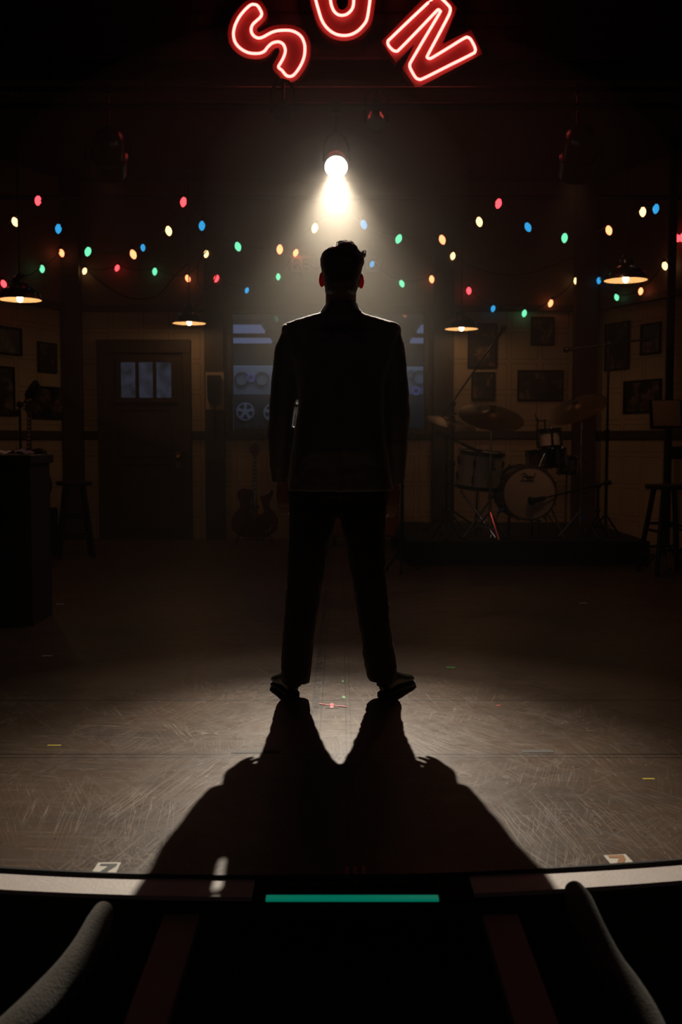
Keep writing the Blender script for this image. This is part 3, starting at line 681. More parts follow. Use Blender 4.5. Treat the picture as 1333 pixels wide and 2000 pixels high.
# ------------------------------------------------------------------ strings of coloured bulbs
BM = {'r': ('bulbred', 'red bulb'), 'o': ('bulborange', 'orange bulb'), 'w': ('bulbwhite', 'warm white bulb'), 'g': ('bulbgreen', 'green bulb'), 'b': ('bulbblue', 'blue bulb')}
prof = [(.008, .008), (.013, .0), (.021, -.012), (.0255, -.028), (.024, -.044), (.018, -.058), (.010, -.068), (.003, -.072)]
bulbmesh = {}
def bulb_on(parent, p, kind, tilt, scale=1.0):
    key = BM[kind][0]
    if key not in bulbmesh:
        b = MB().lathe(prof, 14).build('bulb', M[key], parent, smooth=True); s = MB().lathe([(.012, .028), (.012, .0), (.015, -.002)], 10, T(0, 0, .006)).build('socket', M['blacktube'], b)
        bulbmesh[key] = (b, s)
    else:
        b0, s0 = bulbmesh[key]; b = b0.copy(); COL.objects.link(b); b.parent = parent; s = s0.copy(); COL.objects.link(s); s.parent = b
    b.location = p; b.rotation_euler = tilt; b.scale = (scale,) * 3; b['label'] = BM[kind][1]
def string_lights(seq, posf, lab, ext=()):
    pts = [posf(px, py) for px, py, *_ in seq]
    o = pts[0].copy(); t = thing('string_lights', lab, 'string lights', o, group='strings of coloured bulbs')
    rel = [p - o for p in pts]
    path = []
    for i in range(len(rel) - 1):
        a, b = rel[i], rel[i + 1]
        for j in range(6):
            f = j / 6; q = a.lerp(b, f); q.z += .035 - .10 * (b - a).length * 4 * f * (1 - f); path.append(q)
    path.append(rel[-1] + Vector((0, 0, .035)))
    MB().tube(path, .005, 5).build('cord', M['blacktube'], t, smooth=True)
    for i, e in enumerate(seq):
        kind = e[2]; sc = e[3] if len(e) > 3 else 1.0
        rnd = random.Random(int(e[0] * 7 + e[1])); sx = rnd.uniform(-.45, .45)
        bulb_on(t, rel[i] + Vector((0, 0, .03)), kind, (rnd.uniform(-.25, .25), sx, 0), sc)
    return t
front = [(-40, 470, 'o'), (27, 434, 'w'), (75, 391, 'r'), (115, 446, 'b'), (174, 491, 'g'), (258, 497, 'o'), (279, 485, 'b', .75), (328, 451, 'w'), (360, 394, 'r'), (395, 441, 'b'), (463, 482, 'g'), (547, 487, 'o'), (617, 445, 'w'), (663, 395, 'r'), (709, 438, 'b'), (782, 467, 'g'), (862, 468, 'o'), (935, 433, 'w'), (976, 397, 'r'), (1029, 444, 'b'), (1104, 464, 'g'), (1188, 450, 'o'), (1256, 413, 'w'), (1283, 407, 'b')]
string_lights(front, lambda a, b: P(a, b, 8.3), 'highest string of coloured bulbs, swagged across the dark under the neon letters')
def onwall(off):
    def f(px, py):
        p, d, n = wallframe(px, py); o = Vector((0, 0, CAMZ)); q = p - o
        k = off / abs(q.normalized().dot(n)); return p - q.normalized() * k
    return f
ow = onwall(.10)
string_lights([(5, 555, 'r'), (45, 546, 'b', .6), (82, 525, 'g'), (119, 494, 'o')], onwall(.12), 'short string of bulbs on the left angled wall behind the left pendant lamp')
string_lights([(167, 530, 'w', .9), (231, 524, 'r', .9), (303, 530, 'g'), (365, 544, 'o'), (404, 496, 'w')], ow, 'string of bulbs on the wall above the door')
string_lights([(425, 544, 'r'), (484, 568, 'b', .8), (544, 541, 'g', .9), (580, 494, 'o')], ow, 'string of bulbs between the door post and the pink sign')
string_lights([(729, 517, 'b', .85), (783, 554, 'g'), (843, 545, 'o'), (886, 500, 'w')], ow, 'string of bulbs just right of the man\'s head')
string_lights([(916, 568, 'r'), (965, 603, 'b', .9), (1026, 612, 'g'), (1078, 592, 'o'), (1125, 549, 'w'), (1156, 502, 'r')], ow, 'string of bulbs dipping low above the drum kit')
string_lights([(1171, 548, 'b', .9), (1204, 581, 'g', .9), (1253, 569, 'o', .9), (1298, 519, 'w'), (1322, 464, 'r'), (1335, 463, 'r')], onwall(.10), 'string of bulbs on the right angled wall under the right pendant lamp')
# loose dark cables slung along the top of the wall
def cable(pts, r, lab, f=ow, name='slack_cable'):
    q = [f(a, b) for a, b in pts]; o = q[0].copy()
    ob = MB().tube(smoothpts([p - o for p in q], 5, False), r, 6).build(name, M['blacktube'], smooth=True); ob.location = o
    return tag(ob, lab, 'cable')
cable([(119, 492), (150, 512), (175, 533), (205, 556), (240, 577), (275, 584), (310, 575), (345, 535), (380, 505), (404, 490)], .008, 'slack black cable hanging in a deep loop above the door', onwall(.06))
cable([(404, 490), (390, 510), (385, 540), (392, 560), (405, 563), (420, 545), (425, 520), (418, 497), (408, 488)], .006, 'coiled black cable hung on the post left of the window', onwall(.15))
cable([(886, 496), (920, 520), (980, 536), (1040, 532), (1090, 515), (1130, 500), (1156, 498)], .008, 'slack black cable sagging above the framed pictures', onwall(.06))
cable([(1156, 498), (1180, 515), (1210, 535)], .007, 'short black cable running from the right post to the right wall', onwall(.06))
t = thing('pilot_lamp', 'tiny dull orange lamp on the post above the cymbals', 'indicator lamp', P(873, 552, YW - .05))
MB().box((0, .03, 0), (.045, .04, .07)).build('lamp_box', M['trim'], t); MB().box((0, .006, 0), (.025, .01, .035)).build('lamp_window', M['redled'], t)

# ------------------------------------------------------------------ pink sign RECORDING above the window
x0, x1 = P(568, 516, YW).x, P(743, 516, YW).x; z0, z1 = ZW(534), ZW(501)
t = thing('wall_sign', 'faded pink RECORDING sign board on the wall behind the man\'s head', 'sign', ((x0 + x1) / 2, YW - .03, (z0 + z1) / 2))
MB().box((0, 0, 0), (x1 - x0, .03, z1 - z0)).build('board', M['signpink'], t, bevel=.003)
def text_mesh(s, size, name, m, parent, X, extr=.002, shear=0.0):
    cu = bpy.data.curves.new(name, 'FONT'); cu.body = s; cu.size = size; cu.extrude = extr; cu.align_x = 'CENTER'; cu.align_y = 'CENTER'; cu.shear = shear
    o = bpy.data.objects.new(name, cu); COL.objects.link(o); dg = bpy.context.evaluated_depsgraph_get()
    me = bpy.data.meshes.new_from_object(o.evaluated_get(dg)); bpy.data.objects.remove(o); me.transform(X); me.materials.clear(); me.materials.append(m)
    q = bpy.data.objects.new(name, me); COL.objects.link(q); q.parent = parent; return q, me
o, me = text_mesh('RECORDING', .155, 'lettering', M['signink'], t, T(0, -.017, -.005) @ RX(R(90)))
wd = max(v.co.x for v in me.vertices) - min(v.co.x for v in me.vertices); me.transform(Matrix.Diagonal(((x1 - x0 - .07) / wd, 1, 1, 1)))

# ------------------------------------------------------------------ framed pictures
def picture(pl, pt, pr, pb, lab, seed, fwd=.02, fr=.018):
    cx, cy_ = (pl + pr) / 2, (pt + pb) / 2; c, d, n = wallframe(cx, cy_)
    a, _, _ = wallframe(max(pl, -200), cy_); b, _, _ = wallframe(pr, cy_)
    if pl < 140 < pr or pl < 1160 < pr: pass
    w_ = (b - a).length; up = wallframe(cx, pt)[0].z; dn = wallframe(cx, pb)[0].z; h = up - dn
    t = thing('picture_frame', lab, 'framed picture', (*(c + n * .002).xy, (up + dn) / 2), math.atan2(n.y, n.x) + R(90), group='framed pictures on the studio walls')
    mb = MB()
    for (x, z, ww, hh) in ((0, h / 2 - fr / 2, w_, fr), (0, -h / 2 + fr / 2, w_, fr), (-w_ / 2 + fr / 2, 0, fr, h - 2 * fr), (w_ / 2 - fr / 2, 0, fr, h - 2 * fr)):
        mb.box((x, -fwd / 2, z), (ww, fwd, hh))
    mb.build('frame', M['black'], t)
    MB().box((0, -.005, 0), (w_ - 2 * fr, .008, h - 2 * fr)).build('photo_print', photo_material(seed), t)
picture(-30, 637, 41, 692, 'wide framed picture cut by the left edge, topmost on the left wall', 1)
picture(73, 669, 109, 728, 'narrow upright framed picture on the left wall beside the dark post', 2)
picture(-20, 715, 27, 812, 'tall framed picture cut by the left edge, below the wide one', 3)
picture(62, 755, 127, 818, 'framed picture on the left wall behind the guitar neck', 4)
picture(914, 632, 971, 719, 'tall framed picture behind the boom microphone on the back wall', 5)
picture(1037, 619, 1083, 675, 'small framed picture under the green bulb on the back wall', 6)
picture(921, 727, 967, 782, 'framed picture just above the tilted ride cymbal', 7)
picture(1011, 723, 1101, 783, 'wide framed group picture in the middle above the drums', 8)
picture(1184, 630, 1231, 723, 'tall framed picture on the right wall behind the tall microphone stand', 9)
picture(1254, 631, 1293, 692, 'upright framed picture on the right wall, rightmost of the top two', 10)
picture(1220, 742, 1293, 806, 'wide framed picture on the right wall above the music stand', 11)

# ------------------------------------------------------------------ black box on a cream board beside the window
c = P(420, 763, YW - .11); t = thing('wall_box', 'black wall box with trailing cables on a cream back board beside the window', 'wall box', c)
x0, x1 = P(402, 763, YW - .11).x - c.x, P(438, 763, YW - .11).x - c.x; z0, z1 = P(420, 800, YW - .11).z - c.z, P(420, 727, YW - .11).z - c.z
MB().box(((x0 + x1) / 2, 0, (z0 + z1) / 2), (x1 - x0, .02, z1 - z0)).build('back_board', M['cream_board'], t, bevel=.002)
bx = [( -.072, .155), (.062, .155), (.066, -.08), (.060, -.115), (.025, -.12), (.018, -.145), (-.018, -.145), (-.025, -.12), (-.055, -.115), (-.066, -.09)]
MB().prism(bx, 0, .07, T(0, -.01, 0) @ RX(R(90))).build('box_body', M['blackgloss'], t, bevel=.004)
MB().box((-.03, -.083, .07), (.03, .006, .12)).box((.03, -.083, .07), (.03, .006, .12)).build('front_grille', M['darkmetal'], t)
MB().tube(smoothpts([(-.008, -.04, -.14), (-.012, -.03, -.25), (-.004, -.03, -.36), (-.01, -.03, -.48)], 4, False), .006, 6).tube(smoothpts([(.008, -.04, -.14), (.006, -.03, -.25), (.010, -.03, -.36), (.0, -.03, -.5)], 4, False), .005, 6).build('cable', M['blacktube'], t, smooth=True)

# ------------------------------------------------------------------ control room machines
def machine(px0, px1, pyt, Y, lab, flip, g):
    a, b = P(px0, 780, Y), P(px1, 780, Y); zt = P(px0, pyt, Y).z; w_ = b.x - a.x
    t = thing('tape_machine', lab, 'tape machine', ((a.x + b.x) / 2, Y, 0), group='tape machines in the control room')
    MB().box((0, .25, zt / 2), (w_, .5, zt)).build('cabinet', M['rack'], t, bevel=.01)
    zl = P(px0, 770, Y).z; zb_ = P(px0, 838, Y).z
    MB().box((0, -.008, (zl + zb_) / 2), (w_ - .06, .016, zl - zb_)).build('deck_panel', M['rackdark'], t, bevel=.004)
    def at(px, py): p = P(px, py, Y); return p.x - (a.x + b.x) / 2, p.z
    def ring(px, py, r, m, name, w2=.25):
        x, z = at(px, py); X = T(x, -.02, z) @ RX(R(90))
        MB().lathe([(r, 0), (r, .012), (r * (1 - w2), .012), (r * (1 - w2), 0)], 28, X, caps=False).build(name, m, t, smooth='auto')
    def reel(px, py, r):
        x, z = at(px, py); X = T(x, -.03, z) @ RX(R(90)); mb = MB()
        mb.lathe([(r, 0), (r, .006), (r * .84, .006), (r * .84, 0)], 36, X, caps=False)
        mb.lathe([(r * .36, 0), (r * .36, .007)], 24, X)
        for k in range(5):
            q = RZ(2 * math.pi * k / 5 + .3); mb.prism([(r * .3, -r * .12), (r * .87, -r * .2), (r * .87, r * .2), (r * .3, r * .12)], 0, .006, X @ q)
        mb.build('tape_reel', M['reel'], t, smooth='auto')
        MB().lathe([(r * .8, -.002), (r * .8, .001)], 24, X).build('wound_tape', M['rackdark'], t)
    for e in g:
        if e[0] == 'reel': reel(e[1], e[2], e[3])
        elif e[0] == 'violet': ring(e[1], e[2], e[3], M['violet'], 'lit_dial', .45)
        else: ring(e[1], e[2], e[3], M['rackdark'], 'meter_ring', .2)
    for k in range(6):
        x, z = at(px0 + 30 + k * 13, 832); MB().lathe([(.012, 0), (.012, .02)], 10, T(x, -.02, z) @ RX(R(90))).build('knob', M['chrome'], t)
machine(440, 600, 714, 11.9, 'blue-lit tape machine behind the window left of the man', False, [('ring', 473, 741, .085), ('violet', 491, 738, .05), ('ring', 512, 741, .085), ('reel', 480, 804, .105), ('reel', 533, 806, .105)])
machine(735, 850, 716, 11.9, 'blue-lit tape machine behind the window right of the man', True, [('ring', 802, 732, .05), ('ring', 820, 738, .085), ('violet', 813, 764, .05), ('reel', 770, 800, .105)])

# ------------------------------------------------------------------ counter, papers and things at the left
cy0 = 5.6; cr = P(104, 900, cy0 + .42).x; ctop = P(50, 889, cy0).z
t = thing('counter', 'long near-black wooden counter at the left edge with papers on top', 'counter', (cr - 1.1, cy0, 0))
mb = MB().box((0, .22, (ctop - .05) / 2), (2.16, .38, ctop - .05)); mb.build('body', M['counter'], t)
MB().box((0, .21, ctop - .025), (2.2, .44, .05)).build('worktop', M['counter'], t, bevel=.006)
mb = MB()
for i in range(13): mb.box((-.99 + i * .165, .03, (ctop - .12) / 2), (.15, .02, ctop - .2))
mb.build('front_boards', M['counter'], t, bevel=.004)
def sheet(pts, z, lab, m, cat='paper', name='paper_sheet'):
    # crumpled sheet: a small grid with uneven height
    (x0, y0), (x1, y1) = pts; n = 8; rr = random.Random(lab); vs = []; fs = []
    for j in range(n + 1):
        for i in range(n + 1):
            vs.append((x0 + (x1 - x0) * i / n, y0 + (y1 - y0) * j / n, z + .006 + .03 * rr.random() * math.sin(math.pi * i / n)))
    for j in range(n):
        for i in range(n): a = j * (n + 1) + i; fs.append((a, a + 1, a + n + 2, a + n + 1))
    o = MB().add(vs, fs).build(name, m, smooth=True); q = o.modifiers.new('s', 'SOLIDIFY'); q.thickness = .002; q.offset = 1
    return tag(o, lab, cat)
pa = P(-40, 885, 5.8).x; sheet(((pa, 5.66), (P(22, 885, 5.8).x, 5.90)), ctop, 'crumpled pinkish paper at the left end of the counter', M['paper'])
sheet(((P(24, 885, 5.8).x, 5.70), (P(58, 885, 5.8).x, 5.90)), ctop, 'small crumpled mauve paper lying right of the pinkish one on the counter', M['purple'])

# ------------------------------------------------------------------ stands and microphones
def tripod(t, r=.30, h=.22, base_z=0.0, m=None, rot=.4, n=3):
    for k in range(n):
        a = rot + 2 * math.pi * k / n
        mb = MB().tube([(0, 0, base_z + h), (math.cos(a) * r, math.sin(a) * r, base_z + .014)], .009, 8)
        mb.tube([(0, 0, base_z + h * .45), (math.cos(a) * r * .5, math.sin(a) * r * .5, base_z + h * .5 + .005)], .005, 6)
        l = mb.build('leg', m or M['blackgloss'], t, smooth='auto')
        MB().ball((math.cos(a) * r, math.sin(a) * r, base_z + .014), .014, 8).build('rubber_foot', M['blacktube'], l, smooth=True)
def mic_stand(loc, hz, a, b, lab, group=None, big=0, mic=True, chrome=False, r=.011, vintage=False, leg=.3):
    t = thing('microphone_stand', lab, 'microphone stand', loc, group=group); L = Vector(loc)
    MB().cyl((0, 0, .1), (0, 0, hz * .55), r * 1.3, n=12).cyl((0, 0, hz * .5), (0, 0, hz), r, n=12).build('pole', M['darkmetal'] if chrome else M['blackgloss'], t, smooth='auto')
    tripod(t, leg, .2)
    MB().cyl((0, 0, hz * .52), (0, 0, hz * .56), r * 2.1, n=12).build('clutch', M['blacktube'], t, smooth='auto')
    if a is not None:
        a = Vector(a) - L; b = Vector(b) - L; d = (b - a).normalized()
        MB().tube([a, b], [.008, .007], 8).build('boom_arm', M['darkmetal'] if chrome else M['blackgloss'], t, smooth='auto')
        MB().ball((0, 0, hz), .028, 12).build('boom_clamp', M['blacktube'], t, smooth=True)
        MB().cyl(a, a - d * .06, .02, n=10).build('counterweight', M['blacktube'], t, smooth='auto')
    else: b = Vector((0, 0, hz)); d = Vector((0, -.35, .9)).normalized()
    if mic:
        q = d.to_track_quat('Z', 'Y').to_matrix().to_4x4(); X = T(*b) @ q
        if vintage:
            mb = MB().lathe([(.02, 0), (.045, .02), (.05, .06), (.05, .12), (.04, .16), (.015, .175)], 16, X @ Matrix.Diagonal((1, .7, 1, 1)))
            mk = mb.build('microphone', M['darkmetal'], t, smooth='auto')
        else:
            if big: X = X @ Matrix.Diagonal((1.5, 1.5, .8, 1))
            mk = MB().lathe([(.011, -.02), (.016, .11), (.019, .12)], 14, X).build('microphone', M['blacktube'], t, smooth='auto')
            MB().ball((0, 0, .145), (.026, .026, .028), 14, X).build('mesh_head', M['darkmetal'], mk, smooth=True)
    return t
def base(px, Y, z=0.0):
    v = P(px, 1000, Y); # any row: only the sideways place is needed
    g = ray(px, 1000); return Vector((g.x / g.y * Y, Y, z))
# tall stand right, with a sideways boom
b0 = base(1184, 8.75, RZt); hz = P(1186, 672, 8.75).z - RZt
mic_stand(b0, hz, P(1255, 664, 8.75), P(1140, 679, 8.75), 'tall black microphone stand with a level boom, beside the right wall', leg=.15)
# overhead boom over the ride cymbal
b0 = base(884, 9.2, RZt); hz = P(884, 788, 9.2).z - RZt
mic_stand(b0, hz, P(864, 815, 9.25), P(966, 668, 9.1), 'boom microphone stand rising over the left of the drum kit', chrome=True)
# bass drum microphone
b0 = base(1168, 8.65, RZt); hz = P(1168, 949, 8.65).z - RZt
mic_stand(b0, hz, P(1181, 945, 8.65), P(1062, 973, 8.52), 'low boom microphone stand aimed at the bass drum', leg=.1, big=1)
# snare / tom microphone
b0 = base(872, 8.58, RZt); hz = P(872, 852, 8.58).z - RZt
mic_stand(b0, hz, P(864, 848, 8.58), P(906, 868, 8.56), 'short black microphone stand at the cream floor tom', leg=.13)
# stand hidden beside the man's right hand
b0 = base(786, 8.0, 0); mic_stand(b0, 1.42, None, None, 'straight black microphone stand mostly hidden behind the man', leg=.14)
# vintage microphone by the left wall, behind the counter
b0 = base(43, 8.6, 0); hz = P(43, 790, 8.6).z
t = mic_stand(b0, hz, P(38, 800, 8.6), P(52, 778, 8.6), 'microphone stand with a fat old microphone behind the counter', vintage=True, leg=.16)

# ------------------------------------------------------------------ stools
def stool(px, pyseat, Y, w_, lab, rz):
    s = P(px, pyseat, Y); h = s.z
    t = thing('bar_stool', lab, 'stool', (s.x, Y, 0), rz, group='black wooden stools')
    MB().lathe([(w_ / 2 - .006, h - .035), (w_ / 2, h - .028), (w_ / 2, h - .006), (w_ / 2 - .01, h), (.01, h - .004)], 32).build('seat', M['stool'], t, smooth='auto')
    tl = []
    for k in range(4):
        a = R(45 + 90 * k); top = Vector((math.cos(a) * w_ * .33, math.sin(a) * w_ * .33, h - .034)); bot = Vector((math.cos(a) * w_ * .66, math.sin(a) * w_ * .66, 0)); tl.append((top, bot))
        MB().tube([bot, top], [.019, .021], 10).build('leg', M['stool'], t, smooth='auto')
    for f, nm in ((.42, 'rung'), (.70, 'rung')):
        for k in range(4):
            f2 = f + (.07 if k % 2 else 0); MB().cyl(tl[k][1].lerp(tl[k][0], 1 - f2), tl[(k + 1) % 4][1].lerp(tl[(k + 1) % 4][0], 1 - f2), .011, n=8).build(nm, M['stool'], t, smooth='auto')
stool(145, 940, 9.0, .31, 'black wooden stool between the counter and the door', .35)
stool(1308, 946, 7.9, .36, 'black wooden stool at the right edge under the music stand', .15)

# music stand, right edge
mY = 8.25; b0 = base(1305, mY); dz0 = P(1305, 838, mY).z
t = thing('music_stand', 'music stand holding pale sheets at the right edge', 'music stand', b0)
MB().cyl((0, 0, .12), (0, 0, dz0), .011, n=10).build('pole', M['blackgloss'], t, smooth='auto'); tripod(t, .16, .2)
x0 = P(1270, 815, mY).x - b0.x; X = T(0, -.02, dz0 + .01) @ RX(R(-14))
MB().box((x0 + .26, 0, .11), (.52, .008, .24), X).box((x0 + .26, -.025, -.01), (.52, .05, .008), X).build('desk', M['blackgloss'], t)
ps = MB().box((0, 0, 0), (.22, .002, .21)); o = ps.build('sheet_music', M['sheet']); o.location = b0 + Vector((x0 + .12, -.045, dz0 + .125)); o.rotation_euler = (R(-14), 0, 0); tag(o, 'pale sheet of music leaning on the left of the music stand', 'sheet music')
ps = MB().box((0, 0, 0), (.22, .002, .21)); o = ps.build('sheet_music', M['sheet']); o.location = b0 + Vector((x0 + .36, -.045, dz0 + .125)); o.rotation_euler = (R(-14), 0, 0); tag(o, 'pale sheet of music leaning on the right of the music stand', 'sheet music')
c = P(1316, 884, mY) - b0
MB().box((c.x, -.05, c.z), (.13, .05, .10)).build('clamp_box', M['black'], t, bevel=.006)
for dx in (-.017, .022): MB().lathe([(.008, 0), (.007, .016)], 12, T(c.x + dx, -.075, c.z + .015) @ RX(R(90))).build('knob', M['chrome'], t, smooth='auto')

# ------------------------------------------------------------------ guitars and amplifier
def guitar(px, pyb, Y, lab, H_, W_, kind, lean=0.08, rz=0.0, bz=0.0):
    b0 = base(px, Y); b0.z = bz
    t = thing('guitar', lab, 'guitar', b0, rz)
    # outline of one half of the body, mirrored (local x across, z up)
    L = [(0, 0), (.55, .02), (.92, .14), (1.0, .32), (.88, .48), (.66, .60), (.62, .70), (.74, .84), (.72, .95), (.50, 1.0), (.18, .985)]
    Rr = [(0, 0), (.55, .02), (.92, .14), (1.0, .32), (.88, .48), (.66, .60), (.62, .70), (.72, .82), (.80, .93), (.66, .97), (.42, .86), (.2, .84)] if kind == 'cut' else L
    pr = smoothpts([(x * W_ / 2, z * H_, 0) for x, z in Rr], 5, False); pl = smoothpts([(-x * W_ / 2, z * H_, 0) for x, z in L], 5, False)
    poly = [(p.x, p.y) for p in pr] + [(p.x, p.y) for p in pl[::-1]][:-1]
    z0 = .08; X = T(0, 0, z0) @ RX(R(90) - lean)
    MB().prism(poly, -.05, .035, X).build('body', M['redguitar'] if kind == 'cut' else M['acoustic'], t, bevel=.008)
    nl = H_ * .93
    MB().prism([(-.022, H_ * .62), (.022, H_ * .62), (.017, H_ + nl * .72), (-.017, H_ + nl * .72)], .036, .052, X).build('fingerboard', M['fret'], t)
    mb = MB()
    for k in range(9): mb.box((0, H_ * .95 + k * nl * .083, .053), (.018 if k % 2 else .022, .012, .002), X)
    mb.build('inlay', M['pearl'], t)
    MB().prism([(-.026, H_ + nl * .72), (.026, H_ + nl * .72), (.042, H_ + nl * .80), (.036, H_ + nl * .97), (.0, H_ + nl * 1.0), (-.036, H_ + nl * .97), (-.042, H_ + nl * .80)], .02, .038, X).build('headstock', M['fret'] if kind != 'cut' else M['redguitar'], t, bevel=.003)
    for sx in (-1, 1):
        for k in range(3): MB().cyl((sx * .04, H_ + nl * (.81 + .06 * k), .03), (sx * .058, H_ + nl * (.81 + .06 * k), .03), .007, n=8, X=X).build('tuning_peg', M['chrome'], t, smooth='auto')
    if kind == 'cut':
        MB().prism([(.028, H_ * .90), (.06, H_ * .78), (.085, H_ * .62), (.09, H_ * .53), (.075, H_ * .47), (.035, H_ * .46), (.028, H_ * .50)], .040, .044, X).build('pickguard', M['gold'], t)
        MB().prism([(-.040, H_ * .50), (-.032, H_ * .50), (-.032, H_ * .80), (-.040, H_ * .80)], .036, .046, X).build('side_strip', M['gold'], t)
        for z in (.36, .62): MB().box((0, H_ * z, .046), (.085, .036, .02), X).build('pickup', M['blackgloss'], t, bevel=.003)
        MB().box((0, H_ * .22, .044), (.10, .02, .02), X).build('bridge', M['chrome'], t, bevel=.002)
        for k, (x, z) in enumerate(((.15, .16), (.17, .24), (.12, .12))): MB().lathe([(.012, .036), (.011, .052)], 12, X @ T(x, H_ * z, 0)).build('knob', M['brass'], t, smooth='auto')
    else:
        MB().lathe([(.05, .0355), (.05, .037)], 28, X @ T(0, H_ * .62, 0)).build('sound_hole', M['black'], t)
        MB().box((0, H_ * .30, .042), (.15, .025, .012), X).build('bridge', M['fret'], t, bevel=.002)
    mb = MB()
    for k in range(6): x = -.015 + k * .006; mb.tube([X @ Vector((x, H_ * .25, .056)), X @ Vector((x, H_ + nl * .75, .056))], .0007, 4)
    mb.build('strings', M['chrome'], t)
    # its folding stand: a thing of its own
    s = thing('guitar_stand', 'black stand under the ' + lab, 'guitar stand', b0 + Vector((0, .0, 0)), rz)
    MB().tube([(-.1, -.09, .07), (-.1, .0, .06), (.1, 0, .06), (.1, -.09, .07)], .008, 6).build('cradle', M['blackgloss'], s, smooth='auto')
    for a, b in (((-.02, .06, .40), (-.19, -.10, .009)), ((.02, .06, .40), (.19, -.10, .009)), ((0, .06, .40), (0, .26, .009))): MB().cyl(a, b, .008, n=8).build('leg', M['blackgloss'], s, smooth='auto')
guitar(498, 1055, 10.0, 'dark red hollow guitar with a gold pickguard leaning by the wall', .48, .46, 'cut')
guitar(60, 900, 9.1, 'dark acoustic guitar standing behind the counter', .46, .36, 'flat', bz=.42)
cb0 = base(56, 9.15); t = thing('equipment_case', 'black equipment case behind the counter, under the dark guitar', 'case', cb0)
MB().box((0, 0, .215), (.42, .40, .41)).build('case_body', M['black'], t, bevel=.012); MB().box((0, -.205, .25), (.14, .02, .03)).build('handle', M['darkmetal'], t, bevel=.004)
for sx in (-1, 1):
    for sy in (-1, 1): MB().box((sx * .17, sy * .16, .005), (.05, .05, .01)).build('foot', M['blacktube'], t)
aY = 9.9; b0 = base(712, aY); w_ = P(781, 1020, aY).x - P(643, 1020, aY).x
t = thing('guitar_amplifier', 'low reddish-brown cabinet on the floor behind the man\'s legs', 'amplifier', b0)
hz = P(712, 986, aY).z - P(712, 1051, aY).z; zb2 = max(.02, P(712, 1051, aY).z)
MB().box((0, .14, zb2 + hz / 2), (w_, .28, hz)).build('cabinet', M['amp'], t, bevel=.02)
MB().box((0, -.004, zb2 + hz * .42), (w_ - .08, .01, hz * .66)).build('grille_cloth', M['amp'], t, bevel=.003)
MB().box((0, .14, zb2 + hz + .012), (.2, .03, .02)).build('handle', M['black'], t, bevel=.004)
for sx in (-1, 1):
    for sy in (.03, .25): MB().cyl((sx * w_ * .42, sy, 0), (sx * w_ * .42, sy, zb2 + .01), .02, n=10).build('foot', M['blacktube'], t)

# ------------------------------------------------------------------ drum kit
def drum(name, lab, c, q, r, dp, shell, head, hoopm, nl=8, top=False, group=None):
    t = thing(name, lab, 'drum', c); X = q
    MB().lathe([(r, -dp / 2), (r, dp / 2)], 48, X, caps=False).build('shell', shell, t, smooth='auto')
    for s in (-1, 1):
        MB().lathe([(r + .012, s * (dp / 2 - .02)), (r + .012, s * (dp / 2 + .012)), (r - .004, s * (dp / 2 + .012)), (r - .004, s * (dp / 2 - .02))], 48, X, caps=False).build('hoop', hoopm, t, smooth='auto')
        MB().lathe([(r - .004, s * (dp / 2 + .002)), (r - .03, s * (dp / 2 + .004)), (.002, s * (dp / 2 + .004))], 48, X).build('drumhead', head, t, smooth='auto')
    for k in range(nl):
        a = 2 * math.pi * (k + .5) / nl; x, y = math.cos(a), math.sin(a)
        mb = MB().cyl((x * (r + .014), y * (r + .014), -dp / 2), (x * (r + .014), y * (r + .014), dp / 2), .004, n=6, X=X)
        mb.box((0, 0, 0), (.03, .02, .06), X @ RZ(a) @ T(r + .008, 0, dp * .22)).box((0, 0, 0), (.03, .02, .06), X @ RZ(a) @ T(r + .008, 0, -dp * .22))
        for s in (-1, 1): mb.ball((x * (r + .018), y * (r + .018), s * (dp / 2 + .008)), .011, 8, X, 6)
        mb.build('tension_rod', M['chrome'], t, smooth='auto')
    return t
# bass drum, its front head turned to the hall
bc = P(1032, 963, 8.55); q = RZ(R(4)) @ RX(R(90))
t = drum('bass_drum', 'cream bass drum with a pale front head lettered Pearl', bc + Vector((0, .17, 0)), q, .222, .34, M['drumwood'], M['drumhead'], M['hoop'], 8)
for sx in (-1, 1):
    MB().tube([(sx * .2, -.05, -.09), (sx * .31, -.16, RZt - bc.z + .012)], .008, 8).build('spur', M['chrome'], t, smooth='auto')
MB().tube([(-.1, .17, -.22), (-.1, .17, RZt - bc.z)], .012, 8).tube([(.1, .17, -.22), (.1, .17, RZt - bc.z)], .012, 8).build('rear_support', M['blackgloss'], t)
fy = -.17 - .008
def script(pts, r=.0035): return MB().tube(smoothpts([(a, fy - .012, b) for a, b in pts], 5, False), r, 6)
lg = MB(); s_ = .9
def st(pts):
    q_ = smoothpts([((a * s_ - .055) * 1.0, fy - .001, b * s_ + .128) for a, b in pts], 5, False); lg.tube(q_, .0034, 6)
st([(.000, -.025), (.012, .0), (.022, .04)]); st([(-.01, .018), (.002, .038), (.03, .042), (.042, .028), (.03, .012), (.012, .010)])
st([(.040, .0), (.052, .010), (.056, .018), (.048, .018), (.044, .006), (.052, -.004), (.064, .0)]); st([(.082, .014), (.070, .014), (.066, .002), (.074, -.004), (.083, .012), (.084, -.002), (.092, .0)])
st([(.092, .0), (.096, .016), (.098, .010), (.108, .014)]); st([(.112, -.002), (.126, .046)]); st([(-.012, -.030), (.05, -.024), (.115, -.025)])
lo = lg.build('logo_lettering', M['inkblack'], t); 
for v in lo.data.vertices: pass
